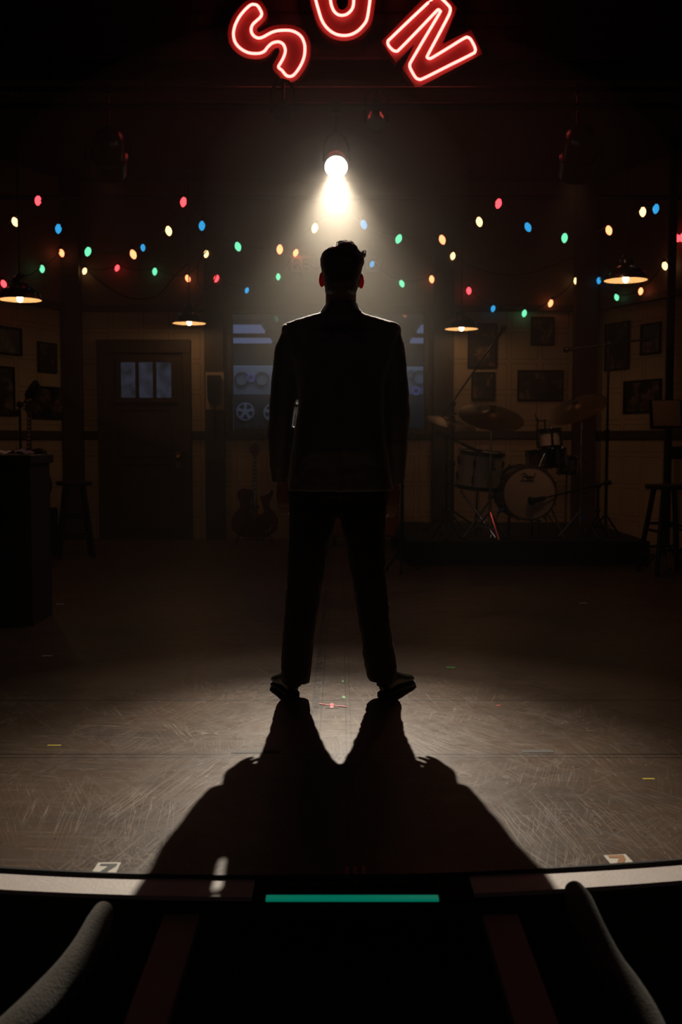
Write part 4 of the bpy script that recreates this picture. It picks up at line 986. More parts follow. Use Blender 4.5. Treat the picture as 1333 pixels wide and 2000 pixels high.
# floor tom at the left on crossed legs
fc = P(938, 918, 8.7)
t = drum('floor_tom', 'cream floor tom left of the bass drum', fc, RY(R(5)) @ RX(R(4)), .18, .30, M['cream'], M['drumhead'], M['blackgloss'], 8)
zf = RZt - fc.z
for a, b in (((-.17, -.05, -.17), (.12, -.16, zf + .01)), ((.14, -.08, -.17), (-.16, -.14, zf + .01)), ((0, .14, -.15), (0, .24, zf + .01))):
    l = MB().tube([a, b], .010, 8).build('leg', M['chrome'], t, smooth='auto'); MB().ball(b, .016, 8).build('rubber_foot', M['blacktube'], l, smooth=True)
# rack tom and snare above
rc = P(1074, 858, 8.6)
t = drum('rack_tom', 'small cream rack tom on top of the drum kit', rc, RX(R(-4)) @ RY(R(-4)), .088, .15, M['cream'], M['drumhead'], M['blackgloss'], 6)
MB().tube([(0, .05, -.05), (0, .16, -.12), (-.06, .17, -.26)], .010, 8).build('mount_arm', M['chrome'], t, smooth='auto')
sc_ = P(1068, 896, 9.14)
t = drum('snare_drum', 'dark drum with a wide shell just below the small cream tom', sc_, RX(R(-3)) @ RY(R(-5)), .165, .15, M['drumwood'], M['drumhead'], M['blackgloss'], 8)
MB().cyl((0, 0, -.07), (0, .02, RZt - sc_.z + .12), .012, n=10).build('stand_post', M['chrome'], t, smooth='auto')
for k in range(3): a = .5 + k * 2.094; MB().tube([(0, .02, RZt - sc_.z + .2), (.16 * math.cos(a), .02 + .16 * math.sin(a), RZt - sc_.z + .01)], .008, 6).build('stand_leg', M['chrome'], t)
tc_ = P(1108, 908, 9.3)
t = drum('side_tom', 'small cream drum peeping out right of the dark one', tc_, RX(R(4)), .075, .14, M['cream'], M['drumhead'], M['blackgloss'], 6)
MB().cyl((0, 0, -.07), (0, .02, RZt - tc_.z + .01), .010, n=8).build('stand_post', M['chrome'], t, smooth='auto')
# cymbals on stands
def cymbal_stand(px, py, Y, r, rot, lab, pole_px=None, redglow=False):
    c = P(px, py, Y); bx = base(pole_px or px, Y, RZt)
    t = thing('cymbal_stand', lab, 'cymbal', bx, group='bronze cymbals on chrome stands'); cc = c - bx
    X = T(*cc) @ rot
    o = MB().lathe([(r, 0), (r * .8, .012), (r * .5, .022), (r * .22, .028), (r * .18, .036), (r * .10, .052), (.008, .056), (.008, .054), (r * .10, .050), (r * .175, .033), (r * .22, .0255), (r * .5, .0195), (r * .8, .0095), (r * .999, -.002)], 64, X, caps=False).build('cymbal', M['bronze'], t, smooth='auto')
    MB().cyl((0, 0, .06), (0, 0, .10), .012, n=10, X=X).box((0, 0, .095), (.05, .008, .02), X).build('wing_nut', M['chrome'], t)
    MB().lathe([(.022, .056), (.022, .07)], 12, X).build('felt', M['blacktube'], t)
    top = X @ Vector((0, 0, -.03))
    MB().cyl((0, 0, .12), (0, 0, top.z * .6), .013, n=12).cyl((0, 0, top.z * .58), (0, 0, top.z - .03), .009, n=12).tube([(0, 0, top.z - .04), top, X @ Vector((0, 0, .06))], .007, 8).build('pole', M['chrome'], t, smooth='auto')
    for z in (.35, .58): MB().cyl((0, 0, top.z * z), (0, 0, top.z * z + .035), .02, n=12).box((.025, 0, top.z * z + .017), (.03, .008, .02)).build('collar', M['chrome'], t, smooth='auto')
    tripod(t, .2, .24, m=M['chrome'], rot=px)
    return t
cymbal_stand(960, 815, 8.45, .272, RX(R(25)) @ RY(R(6)), 'large ride cymbal tilted towards the hall, in the middle of the kit', 958)
cymbal_stand(1128, 799, 8.6, .255, RY(R(-24)) @ RX(R(20)), 'crash cymbal tilted up to the right, right of the kit', 1134)
cymbal_stand(882, 827, 9.15, .225, RY(R(13)) @ RX(R(14)), 'dark cymbal tilted down to the right, left of the kit', 870)
# hi-hat by the left
hb = base(897, 9.35, RZt)
# bass drum pedal clutter: sticks bag on the small tom
p = P(1057, 830, 8.95); t = thing('drum_mount', 'black double holder sticking up behind the small cream tom', 'drum holder', p)
MB().box((-.03, 0, .0), (.012, .02, .12)).box((.035, 0, .0), (.012, .02, .10)).box((0, 0, -.05), (.08, .02, .02)).box((0, 0, .035), (.07, .02, .012)).tube([(-.04, 0, .04), (-.05, 0, .10)], .004, 6).tube([(0, 0, -.05), (0, .02, RZt - p.z)], .008, 8).build('bracket', M['blackgloss'], t)
# a short strip of blue tape on each of two stand legs
for (pa, pb, yy, lab) in (((972, 1003), (985, 993), 8.4, 'blue tape on a stand leg left of the bass drum'), ((1135, 1016), (1143, 1006), 8.5, 'blue tape on a stand leg right of the bass drum')):
    a, b = P(*pa, yy), P(*pb, yy); o = MB().tube([Vector((0, 0, 0)), b - a], .011, 8).build('tape_strip', M['bluetape'], smooth='auto'); o.location = a; tag(o, lab, 'tape')

# ------------------------------------------------------------------ marks on the stage floor
def floor_poly(pts, name, m, lab, cat, z=.0008, th=.0006, parent=None):
    w3 = [G(a, b) for a, b in pts]; o = sum(w3, Vector()) / len(w3); o.z = 0
    ob = MB().prism([(p.x - o.x, p.y - o.y) for p in w3], z, z + th).build(name, m, parent); ob.location = o
    if lab: tag(ob, lab, cat)
    return ob, o
def label7(quad, digit, ink, lab):
    w3 = [G(a, b) for a, b in quad]; o = sum(w3, Vector()) / 4; o.z = 0
    t = thing('number_label', lab, 'floor label', o)
    MB().prism([(p.x - o.x, p.y - o.y) for p in w3], .0008, .0016).build('white_tape', M['whitetape'], t)
    w3 = [G(a, b) for a, b in digit]; MB().prism([(p.x - o.x, p.y - o.y) for p in w3], .0017, .0024).build('numeral', ink, t)
label7([(192, 1685.5), (236.5, 1685.3), (222, 1716), (172, 1716)], [(197, 1688.7), (230, 1688.4), (227, 1693), (206, 1706), (200, 1714), (184, 1714), (193, 1706), (212.5, 1692.6), (195, 1692.2)], M['inkblack'], 'white floor label with a black 7 at the stage edge, left')
label7([(1179.5, 1671.8), (1222.5, 1669.2), (1254, 1702), (1207, 1704.5)], [(1187, 1672.6), (1218.5, 1671.2), (1223, 1679), (1219, 1688), (1218, 1697), (1219, 1702), (1207, 1703), (1204.5, 1692), (1209, 1677), (1191.5, 1677.2)], M['inkorange'], 'white floor label with an orange-brown 7 at the stage edge, right')
def strip(px, py, w_, h_, name, m, lab, rz=0.0, z=.0008, cat='floor tape'):
    o = MB().box((0, 0, 0), (w_, h_, .0006)).build(name, m); o.location = G(px, py) + Vector((0, 0, z)); o.rotation_euler = (0, 0, rz); return tag(o, lab, cat)
strip(641, 1379.5, .020, .062, 'floor_tape', M['blacktape'], 'left black square of tape beside the pink cross mark', 0)
strip(657, 1379.5, .020, .062, 'floor_tape', M['blacktape'], 'right black square of tape beside the pink cross mark', 0)
strip(648.5, 1379, .013, .072, 'floor_tape', M['redtape'], 'upright bar of the pink cross mark between the feet', 0, .0016)
strip(651, 1378.5, .115, .009, 'floor_tape', M['redtape'], 'long slanting pink tape through the cross mark between the feet', R(-22), .0024)
strip(106, 1456, .046, .011, 'floor_tape', M['yellowtape'], 'short yellow tape on the floor at the left', 0)
strip(1268, 1521.5, .036, .011, 'floor_tape', M['yellowtape'], 'short yellow tape on the floor at the right', 0)
strip(974, 1378, .020, .012, 'floor_tape', M['redtape'], 'tiny red tape mark right of the man\'s feet', .4)
strip(881, 1304, .040, .03, 'floor_tape', M['greentape'], 'green tape scrap right of the man, farthest from the stage edge', -.3)
strip(672, 1362, .012, .035, 'floor_tape', M['greentape'], 'tiny green tape scrap between the man\'s feet', .1)
strip(670, 1331, .007, .03, 'floor_tape', M['greentape'], 'tiny green tape scrap behind the cross mark', 0)
strip(1051, 1467.5, .105, .030, 'floor_tape', M['browntape'], 'faded brown tape rectangle right of the man\'s shadow', 0)
strip(500, 1468.5, .16, .03, 'floor_tape', M['browntape'], 'faded dark tape line left of the man\'s shadow', 0)
for i, px in enumerate((678, 694, 711)):
    strip(px, 1705, .008, .075, 'floor_tape', M['redtape'], ('left', 'middle', 'right')[i] + ' of three faint red tape bars at the centre of the stage edge', 0)
strip(92, 1281, .05, .02, 'floor_tape', M['whitetape'], 'faint pale tape scrap far left on the dark floor', .1)
strip(1140, 1178, .05, .03, 'floor_tape', M['whitetape'], 'faint pale tape scrap on the dark floor at the right', .1)
strip(117, 1180, .05, .03, 'floor_tape', M['whitetape'], 'faint pale tape scrap on the dark floor beside the counter', .1)
# worn tape lumps on the white nosing, and the cables that run along the lip
def lip_cable(off, z, r, lab, wob):
    pts = [(x, edge_y(x) + off + wob * math.sin(x * 9 + off * 400), z) for x in [-2.0 + .1 * i for i in range(41)]]
    o = MB().tube(smoothpts(pts, 2, False), r, 8).build('stage_cable', M['blacktube'], smooth=True); return tag(o, lab, 'cable')
lip_cable(.009, .0065, .0062, 'thick black cable lying along the stage edge', .0012)
lip_cable(.021, .0045, .0035, 'thin black cable lying farthest from the hall along the stage edge', .003)

# ------------------------------------------------------------------ steps down into the hall, with their teal edge light
ex = edge_y(0)
t = thing('stage_steps', 'dark steps down from the stage between two brown side boards', 'steps', (0.0, 0, -.75))
for i, (y1, z) in enumerate(((ex - .02, -.20), (ex - .32, -.38), (ex - .62, -.56))):
    MB().box((0, y1 - .15, .75 + z - .09), (.62, .30, .18)).build('tread', M['black'], t, bevel=.004)
for sx in (-1, 1):
    x = sx * .357
    MB().box((x, (ex - .10 + .5) / 2, .75 - .045), (.082, ex - .10 - .5, .03)).build('side_board', M['board'], t, bevel=.003)
    MB().box((x, (ex - .10 + .5) / 2, .345), (.05, ex - .12 - .5, .69)).build('side_panel', M['black'], t)
MB().box((0, ex - .05, .75 - .03), (.60, .06, .05)).build('top_edge', M['black'], t)
a, b = G(520, 1754.5, -.004), G(857, 1754.5, -.004)
MB().box(((a.x + b.x) / 2, a.y, .75 - .004), (b.x - a.x, .022, .006)).build('edge_light', M['teal'], t)

# ------------------------------------------------------------------ audience seats whose padded arms reach into the picture
def seat_arm(pts, lab, sgn):
    q = smoothpts([P(a, b, y) for a, b, y, r in pts], 5, False); rr = []
    for i in range(len(q)):
        f = i / (len(q) - 1) * (len(pts) - 1); k = min(int(f), len(pts) - 2); rr.append(pts[k][3] + (pts[k + 1][3] - pts[k][3]) * (f - k))
    rr = [v * (1.32 if sgn < 0 else 1.38) for v in rr]
    o = q[0].copy(); o.z = -.75
    t = thing('theatre_seat', lab, 'seat', o, group='grey padded audience seats')
    rel = [p - o for p in q]
    rel = [rel[0] + (rel[0] - rel[1]) * .5] + rel; rr = [rr[0] * .55] + rr
    MB().tube(rel, rr, 20).build('padded_arm', M['fabric'], t, smooth=True)
    # shell under the arm, seat and back of the same seat
    mb = MB(); sh = []
    for p, r in zip(rel[1:], rr[1:]): sh.append([(p.x - .014, p.y, p.z - r * .6), (p.x + .014, p.y, p.z - r * .6), (p.x + .014, p.y, .02), (p.x - .014, p.y, .02)])
    mb.loft(sh).build('arm_shell', M['seatdark'], t)
    cx = rel[0].x + sgn * .30; y0 = rel[-1].y
    MB().box((cx, y0 + .22, .28), (.50, .46, .14)).build('seat_cushion', M['seatdark'], t, bevel=.03)
    MB().box((cx, y0 - .06, .48), (.50, .09, .60)).build('backrest', M['seatdark'], t, bevel=.03)
    for sx in (-1, 1): MB().box((cx + sx * .2, y0 + .2, .10), (.04, .3, .2)).build('leg', M['seatdark'], t)
    return t
seat_arm([(203, 1776, 2.05, .014), (192, 1805, 2.0, .0205), (170, 1850, 1.93, .0225), (140, 1895, 1.86, .024), (98, 1945, 1.79, .026), (40, 2005, 1.70, .027), (-30, 2070, 1.62, .028)], 'audience seat at the lower left with a grey padded arm', -1)
seat_arm([(1122, 1738, 2.1, .0145), (1134, 1765, 2.04, .0205), (1158, 1820, 1.96, .021), (1190, 1880, 1.88, .0205), (1228, 1930, 1.81, .019), (1265, 1985, 1.74, .017), (1300, 2060, 1.66, .016)], 'audience seat at the lower right with a grey padded arm', 1)

# ================================================================== THE MAN, seen from behind
MY = 4.05
man = thing('person', 'man in a dark suit standing with his back to the hall, feet apart', 'person', (0, MY, 0))
def m3(px, py, yo=0.0):
    p = P(px, py, MY + yo); return Vector((p.x, p.y - MY, p.z))
def ring(py, l, r, hd, yo=0.0, n=36, e=2.4, z=None):
    a, b = m3(l, py, yo), m3(r, py, yo); cx = (a.x + b.x) / 2; hw = (b.x - a.x) / 2; zz = (a.z + b.z) / 2
    out = []
    for k in range(n):
        q = 2 * math.pi * k / n; c, s = math.cos(q), math.sin(q)
        out.append((cx + hw * math.copysign(abs(c) ** (2 / e), c), yo + hd * math.copysign(abs(s) ** (2 / e), s), zz))
    return out
def limb(pts, n=20):       # (px, py, radius px, depth offset)
    return [m3(a, b, y) for a, b, r, y in pts], [r / 2000 * MY for a, b, r, y in pts]

# hands: palm, four curled fingers, thumb
def hand(mb, wrist, side, yaw):
    # local: x = towards the thigh (palm side), y = forward, z = up; mirrored for the other hand
    X = T(*wrist) @ RZ(yaw) @ Matrix.Diagonal((side, 1, 1, 1))
    rings = []
    for z, hx, hy, cx, cyy in ((.03, .021, .027, 0, 0), (0, .020, .028, 0, 0), (-.025, .018, .036, .0, .002), (-.055, .017, .042, .002, .003), (-.085, .014, .041, .004, .002), (-.097, .009, .036, .005, .002)):
        rings.append([(cx + hx * math.cos(q), cyy + hy * math.sin(q), z) for q in [2 * math.pi * k / 18 for k in range(18)]])
    mb.loft(rings, X)
    for i, (y, L, r) in enumerate(((.031, .070, .0092), (.011, .078, .0096), (-.010, .073, .0092), (-.030, .058, .0082))):
        p = Vector((.003, y, -.082)); pts = [p]; ang = R(14 + i * 5)
        for sg, bend in ((.45, R(20)), (.30, R(42)), (.25, R(38))):
            d = Vector((math.sin(ang), 0, -math.cos(ang))); p = p + d * L * sg; pts.append(p); ang += bend
        q = smoothpts(pts, 4, False); rr = [r * (1 - .22 * j / (len(q) - 1)) for j in range(len(q))]
        mb.tube([X @ v for v in q], rr, 10); mb.ball((0, 0, 0), rr[-1] * .98, 10, T(*(X @ q[-1])), 7)
    q = smoothpts([Vector((.004, .024, -.02)), Vector((.016, .048, -.045)), Vector((.026, .050, -.070)), Vector((.034, .044, -.090))], 4, False)
    rr = [.0145 - .006 * j / (len(q) - 1) for j in range(len(q))]; mb.tube([X @ v for v in q], rr, 10); mb.ball((0, 0, 0), rr[-1] * .98, 10, T(*(X @ q[-1])), 7)

body = MB()
# head and jaw (he faces away from the camera, towards +Y)
hy = .015
rg = [ring(py, l, r, d, hy + yo, 32, 2.1) for py, l, r, d, yo in ((484, 654, 684, .035, 0), (487, 645, 692, .062, 0), (493, 637, 699, .083, 0), (502, 632, 705, .095, 0), (520, 630, 706, .098, .002), (540, 632, 705, .096, .004), (556, 634, 702, .09, .010), (570, 638, 697, .078, .022), (582, 645, 690, .060, .040), (590, 652, 683, .042, .052))]
body.loft(rg)
body.loft([ring(py, l, r, d, yo, 28, 2.0) for py, l, r, d, yo in ((545, 636, 698, .060, -.012), (565, 636.5, 696.5, .061, -.012), (585, 636.5, 696, .062, -.012), (600, 636, 696, .058, -.012), (618, 634, 698, .056, -.008), (640, 600, 730, .058, .0))])
# face: nose, brow, lips, chin
fc = m3(667.5, 540, 0); fz = fc.z; fx = fc.x; fy_ = hy + .098
body.loft([[(fx + a * math.cos(q), fy_ - .012 + b + c * math.sin(q), z) for q in [2 * math.pi * k / 12 for k in range(12)]] for z, a, b, c in ((fz + .045, .007, .0, .010), (fz + .02, .009, .006, .014), (fz - .002, .013, .014, .018), (fz - .012, .016, .012, .015), (fz - .018, .009, .006, .01))])
for sx in (-1, 1): body.ball((fx + sx * .032, fy_ - .014, fz + .052), (.026, .012, .008), 12)
body.ball((fx, fy_ - .016, fz - .038), (.024, .014, .008), 12); body.ball((fx, fy_ - .018, fz - .047), (.020, .013, .008), 12); body.ball((fx, fy_ - .030, fz - .075), (.022, .022, .018), 12)
# ears
for sx, px, py in ((-1, 629.5, 545.5), (1, 705.5, 548.5)):
    c = m3(px, py, 0); X = T(c.x, hy - .010, c.z) @ RZ(sx * R(42)) @ RX(R(8)) @ RY(sx * R(-10))
    body.lathe([(.003, -.0045), (.024, -.0045), (.028, .0), (.024, .0045), (.003, .002)], 22, X @ Matrix.Diagonal((1, .62, 1.12, 1)) @ RY(R(90)) @ Matrix.Diagonal((1.0, 1.0, 1, 1)))
# hidden trunk and legs, slimmer than the clothes
body.loft([ring(py, l, r, d, yo, 28) for py, l, r, d, yo in ((612, 640, 695, .05, 0), (635, 590, 745, .06, 0), (660, 575, 757, .08, 0), (720, 590, 745, .09, 0), (800, 600, 736, .085, 0), (880, 590, 742, .09, 0), (940, 590, 745, .07, 0), (962, 600, 735, .05, 0))])
for leg in ([(620, 990, 32, 0), (606, 1060, 28, 0), (588, 1180, 20, .01), (580, 1230, 18, .0), (577, 1290, 14, 0), (575, 1325, 12, 0)], [(712, 990, 30, 0), (716, 1060, 27, 0), (730, 1180, 20, .01), (737, 1230, 18, .0), (745, 1290, 14, 0), (751, 1322, 12, 0)]):
    p, r = limb(leg); body.tube(smoothpts(p, 3, False), [r[0] + (r[-1] - r[0]) * i / (3 * (len(p) - 1)) for i in range(3 * (len(p) - 1) + 1)], 16)
for s_, arm in ((1, [(585, 652, 17, 0), (562, 710, 19, 0), (553, 800, 17, -.01), (548, 860, 14, 0), (550, 925, 11, .016), (553, 943, 10.5, .018)]), (-1, [(748, 654, 17, 0), (768, 710, 19, 0), (775, 800, 17, -.01), (774, 860, 14, 0), (772, 925, 11, .016), (769, 946, 10.5, .018)])):
    p, r = limb(arm); body.tube(smoothpts(p, 3, False), [r[min(i // 3, len(r) - 1)] for i in range(3 * (len(p) - 1) + 1)], 16)
hand(body, m3(554.5, 940, .018), 1, R(42)); hand(body, m3(768, 943, .018), -1, R(-42))
bo = remeshed(body, 'body', M['skin'], .0036, man, 2); bo.data.materials.append(M['ear'])
for p in bo.data.polygons:
    if abs(p.center.x) > .066 and 1.60 < p.center.z < 1.70 and p.center.y < .05: p.material_index = 1
for sx in (-1, 1):
    MB().ball((fx + sx * .032, fy_ - .020, fz + .036), .0115, 12).build('eye', M['eye'], man, smooth=True)
MB().ball((fx, fy_ - .006, fz - .0425), (.021, .0065, .0055), 12).build('lips', M['lip'], man, smooth=True)

# hair
hb = MB()
hb.loft([ring(py, l, r, d, yo, 32, 2.2) for py, l, r, d, yo in ((484, 648, 684, .03, 0), (486.5, 641, 690, .06, .0), (491, 634.5, 697, .085, .005), (497, 629, 703, .10, .008), (505, 626.3, 709.5, .106, .004), (512, 626, 712, .104, -.004), (520, 626.8, 709.5, .095, -.014), (530, 628.5, 706.5, .088, -.022), (541, 631.5, 703.5, .082, -.026), (555, 634, 699.5, .070, -.030), (570, 635.8, 697.3, .058, -.026), (578, 640, 693, .045, -.026))])
def lump(px, py, rx, ry, rz_, yo): c = m3(px, py, 0); hb.ball((c.x, yo, c.z), (rx / 2000 * MY, ry, rz_ / 2000 * MY), 16, None, 11)
lump(673, 489, 17, .075, 16, .03); lump(684, 491, 15, .07, 16, .03); lump(694, 499, 12, .07, 15, .03); lump(703, 506, 8.5, .06, 12, .02); lump(648, 497, 13, .08, 14, .02); lump(668, 487, 11, .06, 12.5, .02); lump(676, 490, 19, .085, 15.5, -.01); lump(690, 490, 10, .06, 12, .0)
hair = remeshed(hb, 'hair', M['hair'], .0035, man, 3, noise=[(.018, .004), (.007, .0022)])
rr_ = random.Random(3); wb_ = MB()
def wisp(pts, r=.0011): wb_.tube(smoothpts([m3(a, b, y) for a, b, y in pts], 4, False), r, 5)
for k in range(14):
    a0 = rr_.uniform(0, 2 * math.pi); cx_, cy__ = 709.5 + rr_.uniform(-1.5, 1.5), 496 + rr_.uniform(-4, 4); ra = rr_.uniform(2.0, 4.6); yy = rr_.uniform(-.02, .05)
    wisp([(705, 499 + rr_.uniform(-6, 6), yy)] + [(cx_ + ra * math.cos(a0 + j * .7), cy__ + 1.3 * ra * math.sin(a0 + j * .7), yy) for j in range(6)])
for k in range(34):
    x = rr_.uniform(656, 686); yy = rr_.uniform(-.02, .09); h_ = rr_.uniform(1, 4.5)
    y0 = 474.5 + abs(x - 672) * .12
    wisp([(x, y0 + 4, yy), (x + 2, y0 - h_, yy), (x + 5, y0 - h_ - .6, yy), (x + 9, y0 + 1, yy)])
for k in range(16):
    x = rr_.uniform(688, 703); y0 = 478 + (x - 686) * 1.0; yy = rr_.uniform(-.02, .06)
    wisp([(x, y0 + 4, yy), (x + 2.5, y0 - 2, yy), (x + 5, y0 + 1.5, yy), (x + 6, y0 + 6, yy)])
for k in range(10):
    x = rr_.uniform(646, 655); yy = rr_.uniform(.0, .06)
    wisp([(x - 3, 485, yy), (x, 482.3, yy), (x + 3, 481, yy), (x + 4, 483, yy)])
wb_.build('loose_hair_strands', M['hair'], hair, smooth=True)

# jacket
jk = MB()
jk.loft([ring(py, l, r, d, yo, 48, e) for py, l, r, d, yo, e in (
    (958, 562.5, 768, .104, 0, 2.6), (940, 563, 767, .108, 0, 2.6), (915, 565, 763, .112, 0, 2.6), (880, 570, 758, .124, 0, 2.6), (850, 573.8, 755, .118, 0, 2.6), (820, 578.6, 752, .112, 0, 2.6), (795, 582.3, 751, .112, 0, 2.6), (770, 583.5, 752, .114, 0, 2.6),
    (740, 578, 757, .120, 0, 2.6), (705, 567, 768, .124, 0, 2.6), (675, 556, 777, .118, 0, 2.5), (652, 550.5, 783.5, .102, 0, 2.4), (641, 550.5, 783, .090, 0, 2.3), (635.5, 553, 781, .084, 0, 2.3), (631, 559, 776, .080, 0, 2.2),
    (627, 570, 764, .078, 0, 2.1), (622, 586, 744, .077, 0, 2.1), (616.5, 605, 722, .076, -.002, 2.1), (611.5, 622, 709.5, .076, -.004, 2.1), (605, 627, 703.5, .075, -.008, 2.0), (598, 632, 699.5, .073, -.012, 2.0), (591.5, 635.2, 697.3, .070, -.012, 2.0))])
SL = [(573, 652, 21, 0), (565.5, 680, 26.5, 0), (561, 710, 27, 0), (558.5, 740, 27, 0), (555, 768, 26.8, -.005), (551.2, 800, 24.6, -.008), (548.3, 830, 24.0, -.006), (547, 860, 23, 0), (547, 890, 20.8, .008), (547, 920, 18, .016), (547, 941, 16.5, .02)]
SRr = [(760, 654, 23, 0), (764, 680, 26.5, 0), (767.5, 710, 26.5, 0), (770, 745, 27, 0), (773, 780, 27, -.005), (774, 810, 26.5, -.008), (773.5, 840, 25.5, -.006), (773, 870, 23.8, 0), (772.5, 900, 21, .008), (773, 925, 18.5, .016), (773.5, 945, 16.5, .02)]
for S in (SL, SRr):
    p, r = limb(S); k = 4; q = smoothpts(p, k, False); rr2 = []
    for i in range(len(q)):
        f = i / k; a = min(int(f), len(r) - 2); rr2.append(r[a] + (r[a + 1] - r[a]) * (f - a))
    # gentle cloth folds around the elbow
    for i in range(len(q)):
        z = q[i].z; rr2[i] *= 1 + .018 * math.sin(z * 55 + (1 if S is SL else 2.2))
    jk.tube(q, rr2, 28)
# sleeve head rolls
for px, py, s in ((560, 645, -1), (774, 647, 1)): c = m3(px, py); jk.ball((c.x, 0, c.z), (.021, .062, .026), 16)
jacket = remeshed(jk, 'suit_jacket', M['wool'], .0042, man, 3, noise=[(.09, .008), (.03, .003)])
# loose threads on the cloth, seen against the light
fz_ = MB(); rf = random.Random(5)
def thread(px, py, dx, dyy): a = m3(px, py); b = m3(px + dx, py + dyy); mid = (a + b) / 2 + Vector((0, 0, .002)); fz_.tube([a, mid, b], .00035, 4)
for px, py, dx, dyy in ((799, 794, 6, 1), (798, 795, 5, -1), (525, 832, -3, -2), (524.5, 829, -2, -5), (526, 870, -2, 1), (529, 905, -2, -2), (795, 905, 2, 1), (552, 632, -1, -2), (600, 618, -1, -2), (640, 590, -1, -2), (797, 770, 3, -1)): thread(px, py, dx, dyy)
fz_.build('loose_threads', M['fabric'], jacket)
# rear seam and vent of the jacket, pocket flaps and buttons in front
sm_ = MB().tube([m3(666, 640) + Vector((0, -.0835, 0)), m3(666, 700) + Vector((0, -.1235, 0)), m3(666, 800) + Vector((0, -.1135, 0)), m3(666, 900) + Vector((0, -.1285, 0)), m3(666, 985) + Vector((0, -.1285, 0))], .0012, 6)
sm_.build('back_seam', M['wool'], jacket)
for py in (800, 850): MB().lathe([(.011, 0), (.010, .004)], 14, T(*(m3(667, py) + Vector((0, .118, 0)))) @ RX(R(-90))).build('button', M['blackgloss'], jacket, smooth='auto')

# trousers
tr_ = MB()
tr_.loft([ring(py, l, r, d, 0, 40, 2.5) for py, l, r, d in ((925, 580, 752, .10), (955, 567, 757, .090), (968, 570, 754, .086), (974, 585, 740, .05))])
def legloft(L):
    tr_.loft([ring(py, l, r, d, yo, 32, 2.2) for py, l, r, d, yo in L])
legloft([(950, 566, 664, .084, 0), (980, 564.5, 665, .084, 0), (1002, 564.5, 663, .084, 0), (1020, 565, 656, .084, 0), (1050, 565, 646.5, .084, 0), (1085, 563.5, 640, .084, 0), (1120, 561.5, 633.5, .078, 0), (1160, 559, 626.5, .072, .004), (1200, 556, 619.5, .070, .002), (1235, 553.5, 615, .069, -.004), (1270, 551, 611.5, .067, -.006), (1300, 549.5, 608.5, .063, -.002), (1320, 549.5, 606, .060, .0), (1333, 551, 603.5, .060, .004)])
legloft([(950, 660, 758, .084, 0), (980, 659, 756, .084, 0), (1002, 661, 754, .084, 0), (1020, 665, 753, .084, 0), (1050, 673, 752.5, .084, 0), (1085, 679, 752.5, .084, 0), (1120, 686.5, 754, .078, 0), (1160, 693, 757, .072, .004), (1200, 699, 760.5, .070, .002), (1235, 704, 764, .069, -.004), (1270, 708.5, 769.5, .067, -.006), (1300, 711.5, 774, .063, -.002), (1317, 717, 776, .060, .0), (1328, 722, 775, .060, .004)])
remeshed(tr_, 'trousers', M['trouser'], .0042, man, 3, noise=[(.07, .010), (.03, .004)])

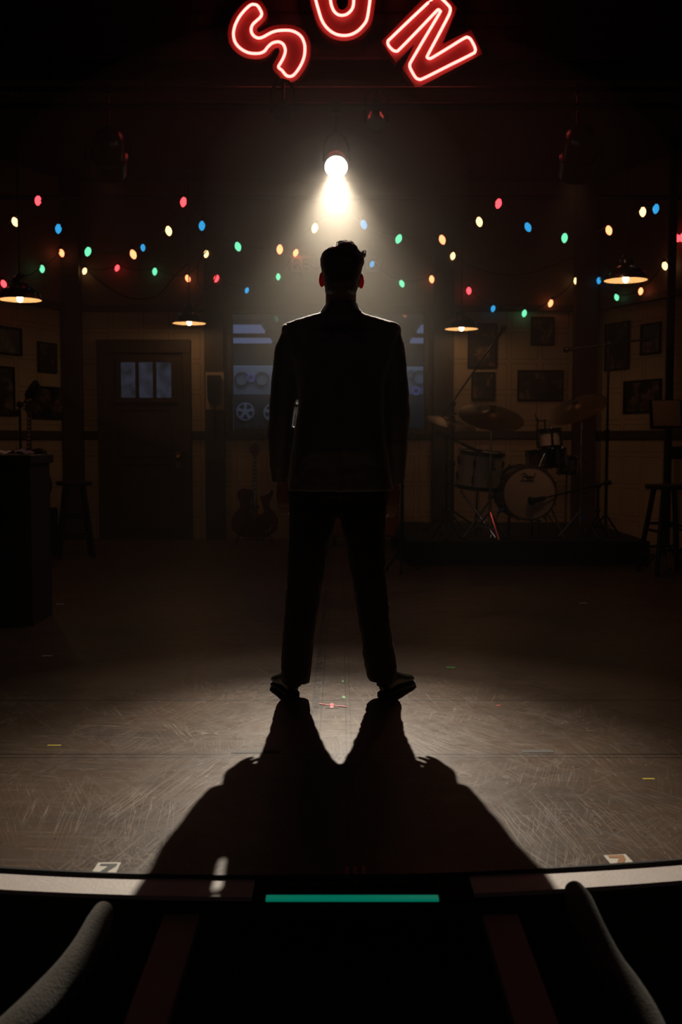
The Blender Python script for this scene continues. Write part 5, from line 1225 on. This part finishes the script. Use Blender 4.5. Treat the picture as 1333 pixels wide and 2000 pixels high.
# shoes
def shoe(heel, toe, name):
    heel = Vector((heel[0], heel[1] - MY, 0)); toe = Vector((toe[0], toe[1] - MY, 0)); d = toe - heel; L = d.length; ang = math.atan2(d.y, d.x)
    X = T(heel.x, heel.y, 0) @ RZ(ang); mb = MB(); rg = []
    for s, hw, zt, cy2 in ((-.004, .020, .060, 0), (.01, .031, .088, 0), (.05, .036, .100, 0), (.09, .036, .098, 0), (.13, .039, .082, .002), (.17, .045, .070, .004), (.21, .047, .060, .004), (.245, .043, .052, .003), (.27, .032, .044, 0), (.287, .014, .032, -.002)):
        s = s * L / .287; r_ = []
        for k in range(20):
            q = 2 * math.pi * k / 20; c, si = math.cos(q), math.sin(q); zb_ = .014
            r_.append((s, cy2 + hw * math.copysign(abs(c) ** .8, c), zb_ + (zt - zb_) * (si * .5 + .5) ** .9))
        rg.append(r_)
    mb.loft(rg, X); o = mb.build(name, M['leather'], man, smooth=True, sub=1)
    out = [(-.006, .024), (.03, .034), (.10, .034), (.15, .041), (.20, .050), (.245, .046), (.275, .033), (.293, .010)]
    poly = [(a * L / .287, b) for a, b in out] + [(a * L / .287, -b) for a, b in out[::-1]]
    MB().prism(poly, .006, .018, X).prism([(a * L / .287, b) for a, b in ((-.006, -.026), (.07, -.034), (.07, .034), (-.006, .026))], 0, .018, X).build('sole', M['blacktube'], o)
    return o
shoe((-.193, 4.055), (-.262, 4.275), 'shoe'); shoe((.172, 4.06), (.290, 4.285), 'shoe')
for px, py in ((574, 1338), (751, 1334)):
    c = m3(px, py); MB().cyl((c.x, .028, .045), (c.x, .010, .17), .030, .038, n=18).build('sock', M['black'], man, smooth='auto')

# ------------------------------------------------------------------ the drift of haze that hangs in the lamp's beam
hm = bpy.data.materials.new('haze'); hm.use_nodes = True; t_ = hm.node_tree; t_.nodes.clear()
ho = t_.nodes.new('ShaderNodeOutputMaterial'); hv = t_.nodes.new('ShaderNodeVolumeScatter')
hv.inputs['Color'].default_value = (1, 0.91, 0.78, 1); hv.inputs['Density'].default_value = 0.037; hv.inputs['Anisotropy'].default_value = 0.2
t_.links.new(hv.outputs[0], ho.inputs['Volume'])
hz_ = MB().ball((0, 0, 0), 1.0, 40, None, 24).build('stage_haze', hm, smooth=True); hz_.location = (0, 6.6, 2.1); hz_.scale = (2.2, 2.3, 1.3)
tag(hz_, 'soft warm drift of haze under the glaring stage lamp', 'haze', kind='stuff')

hm2 = hm.copy(); hm2.node_tree.nodes['Volume Scatter'].inputs['Density'].default_value = 0.06  # denser puff, added to stand in for the bloom around the lamp
hz2 = MB().ball((0, 0, 0), 1.0, 32, None, 18).build('stage_haze', hm2, smooth=True); hz2.location = LAMP + Vector((0, -.15, -.18)); hz2.scale = (.80, .7, .62)
tag(hz2, 'small thick puff of haze added around the glaring lamp to make its halo', 'haze', kind='stuff')
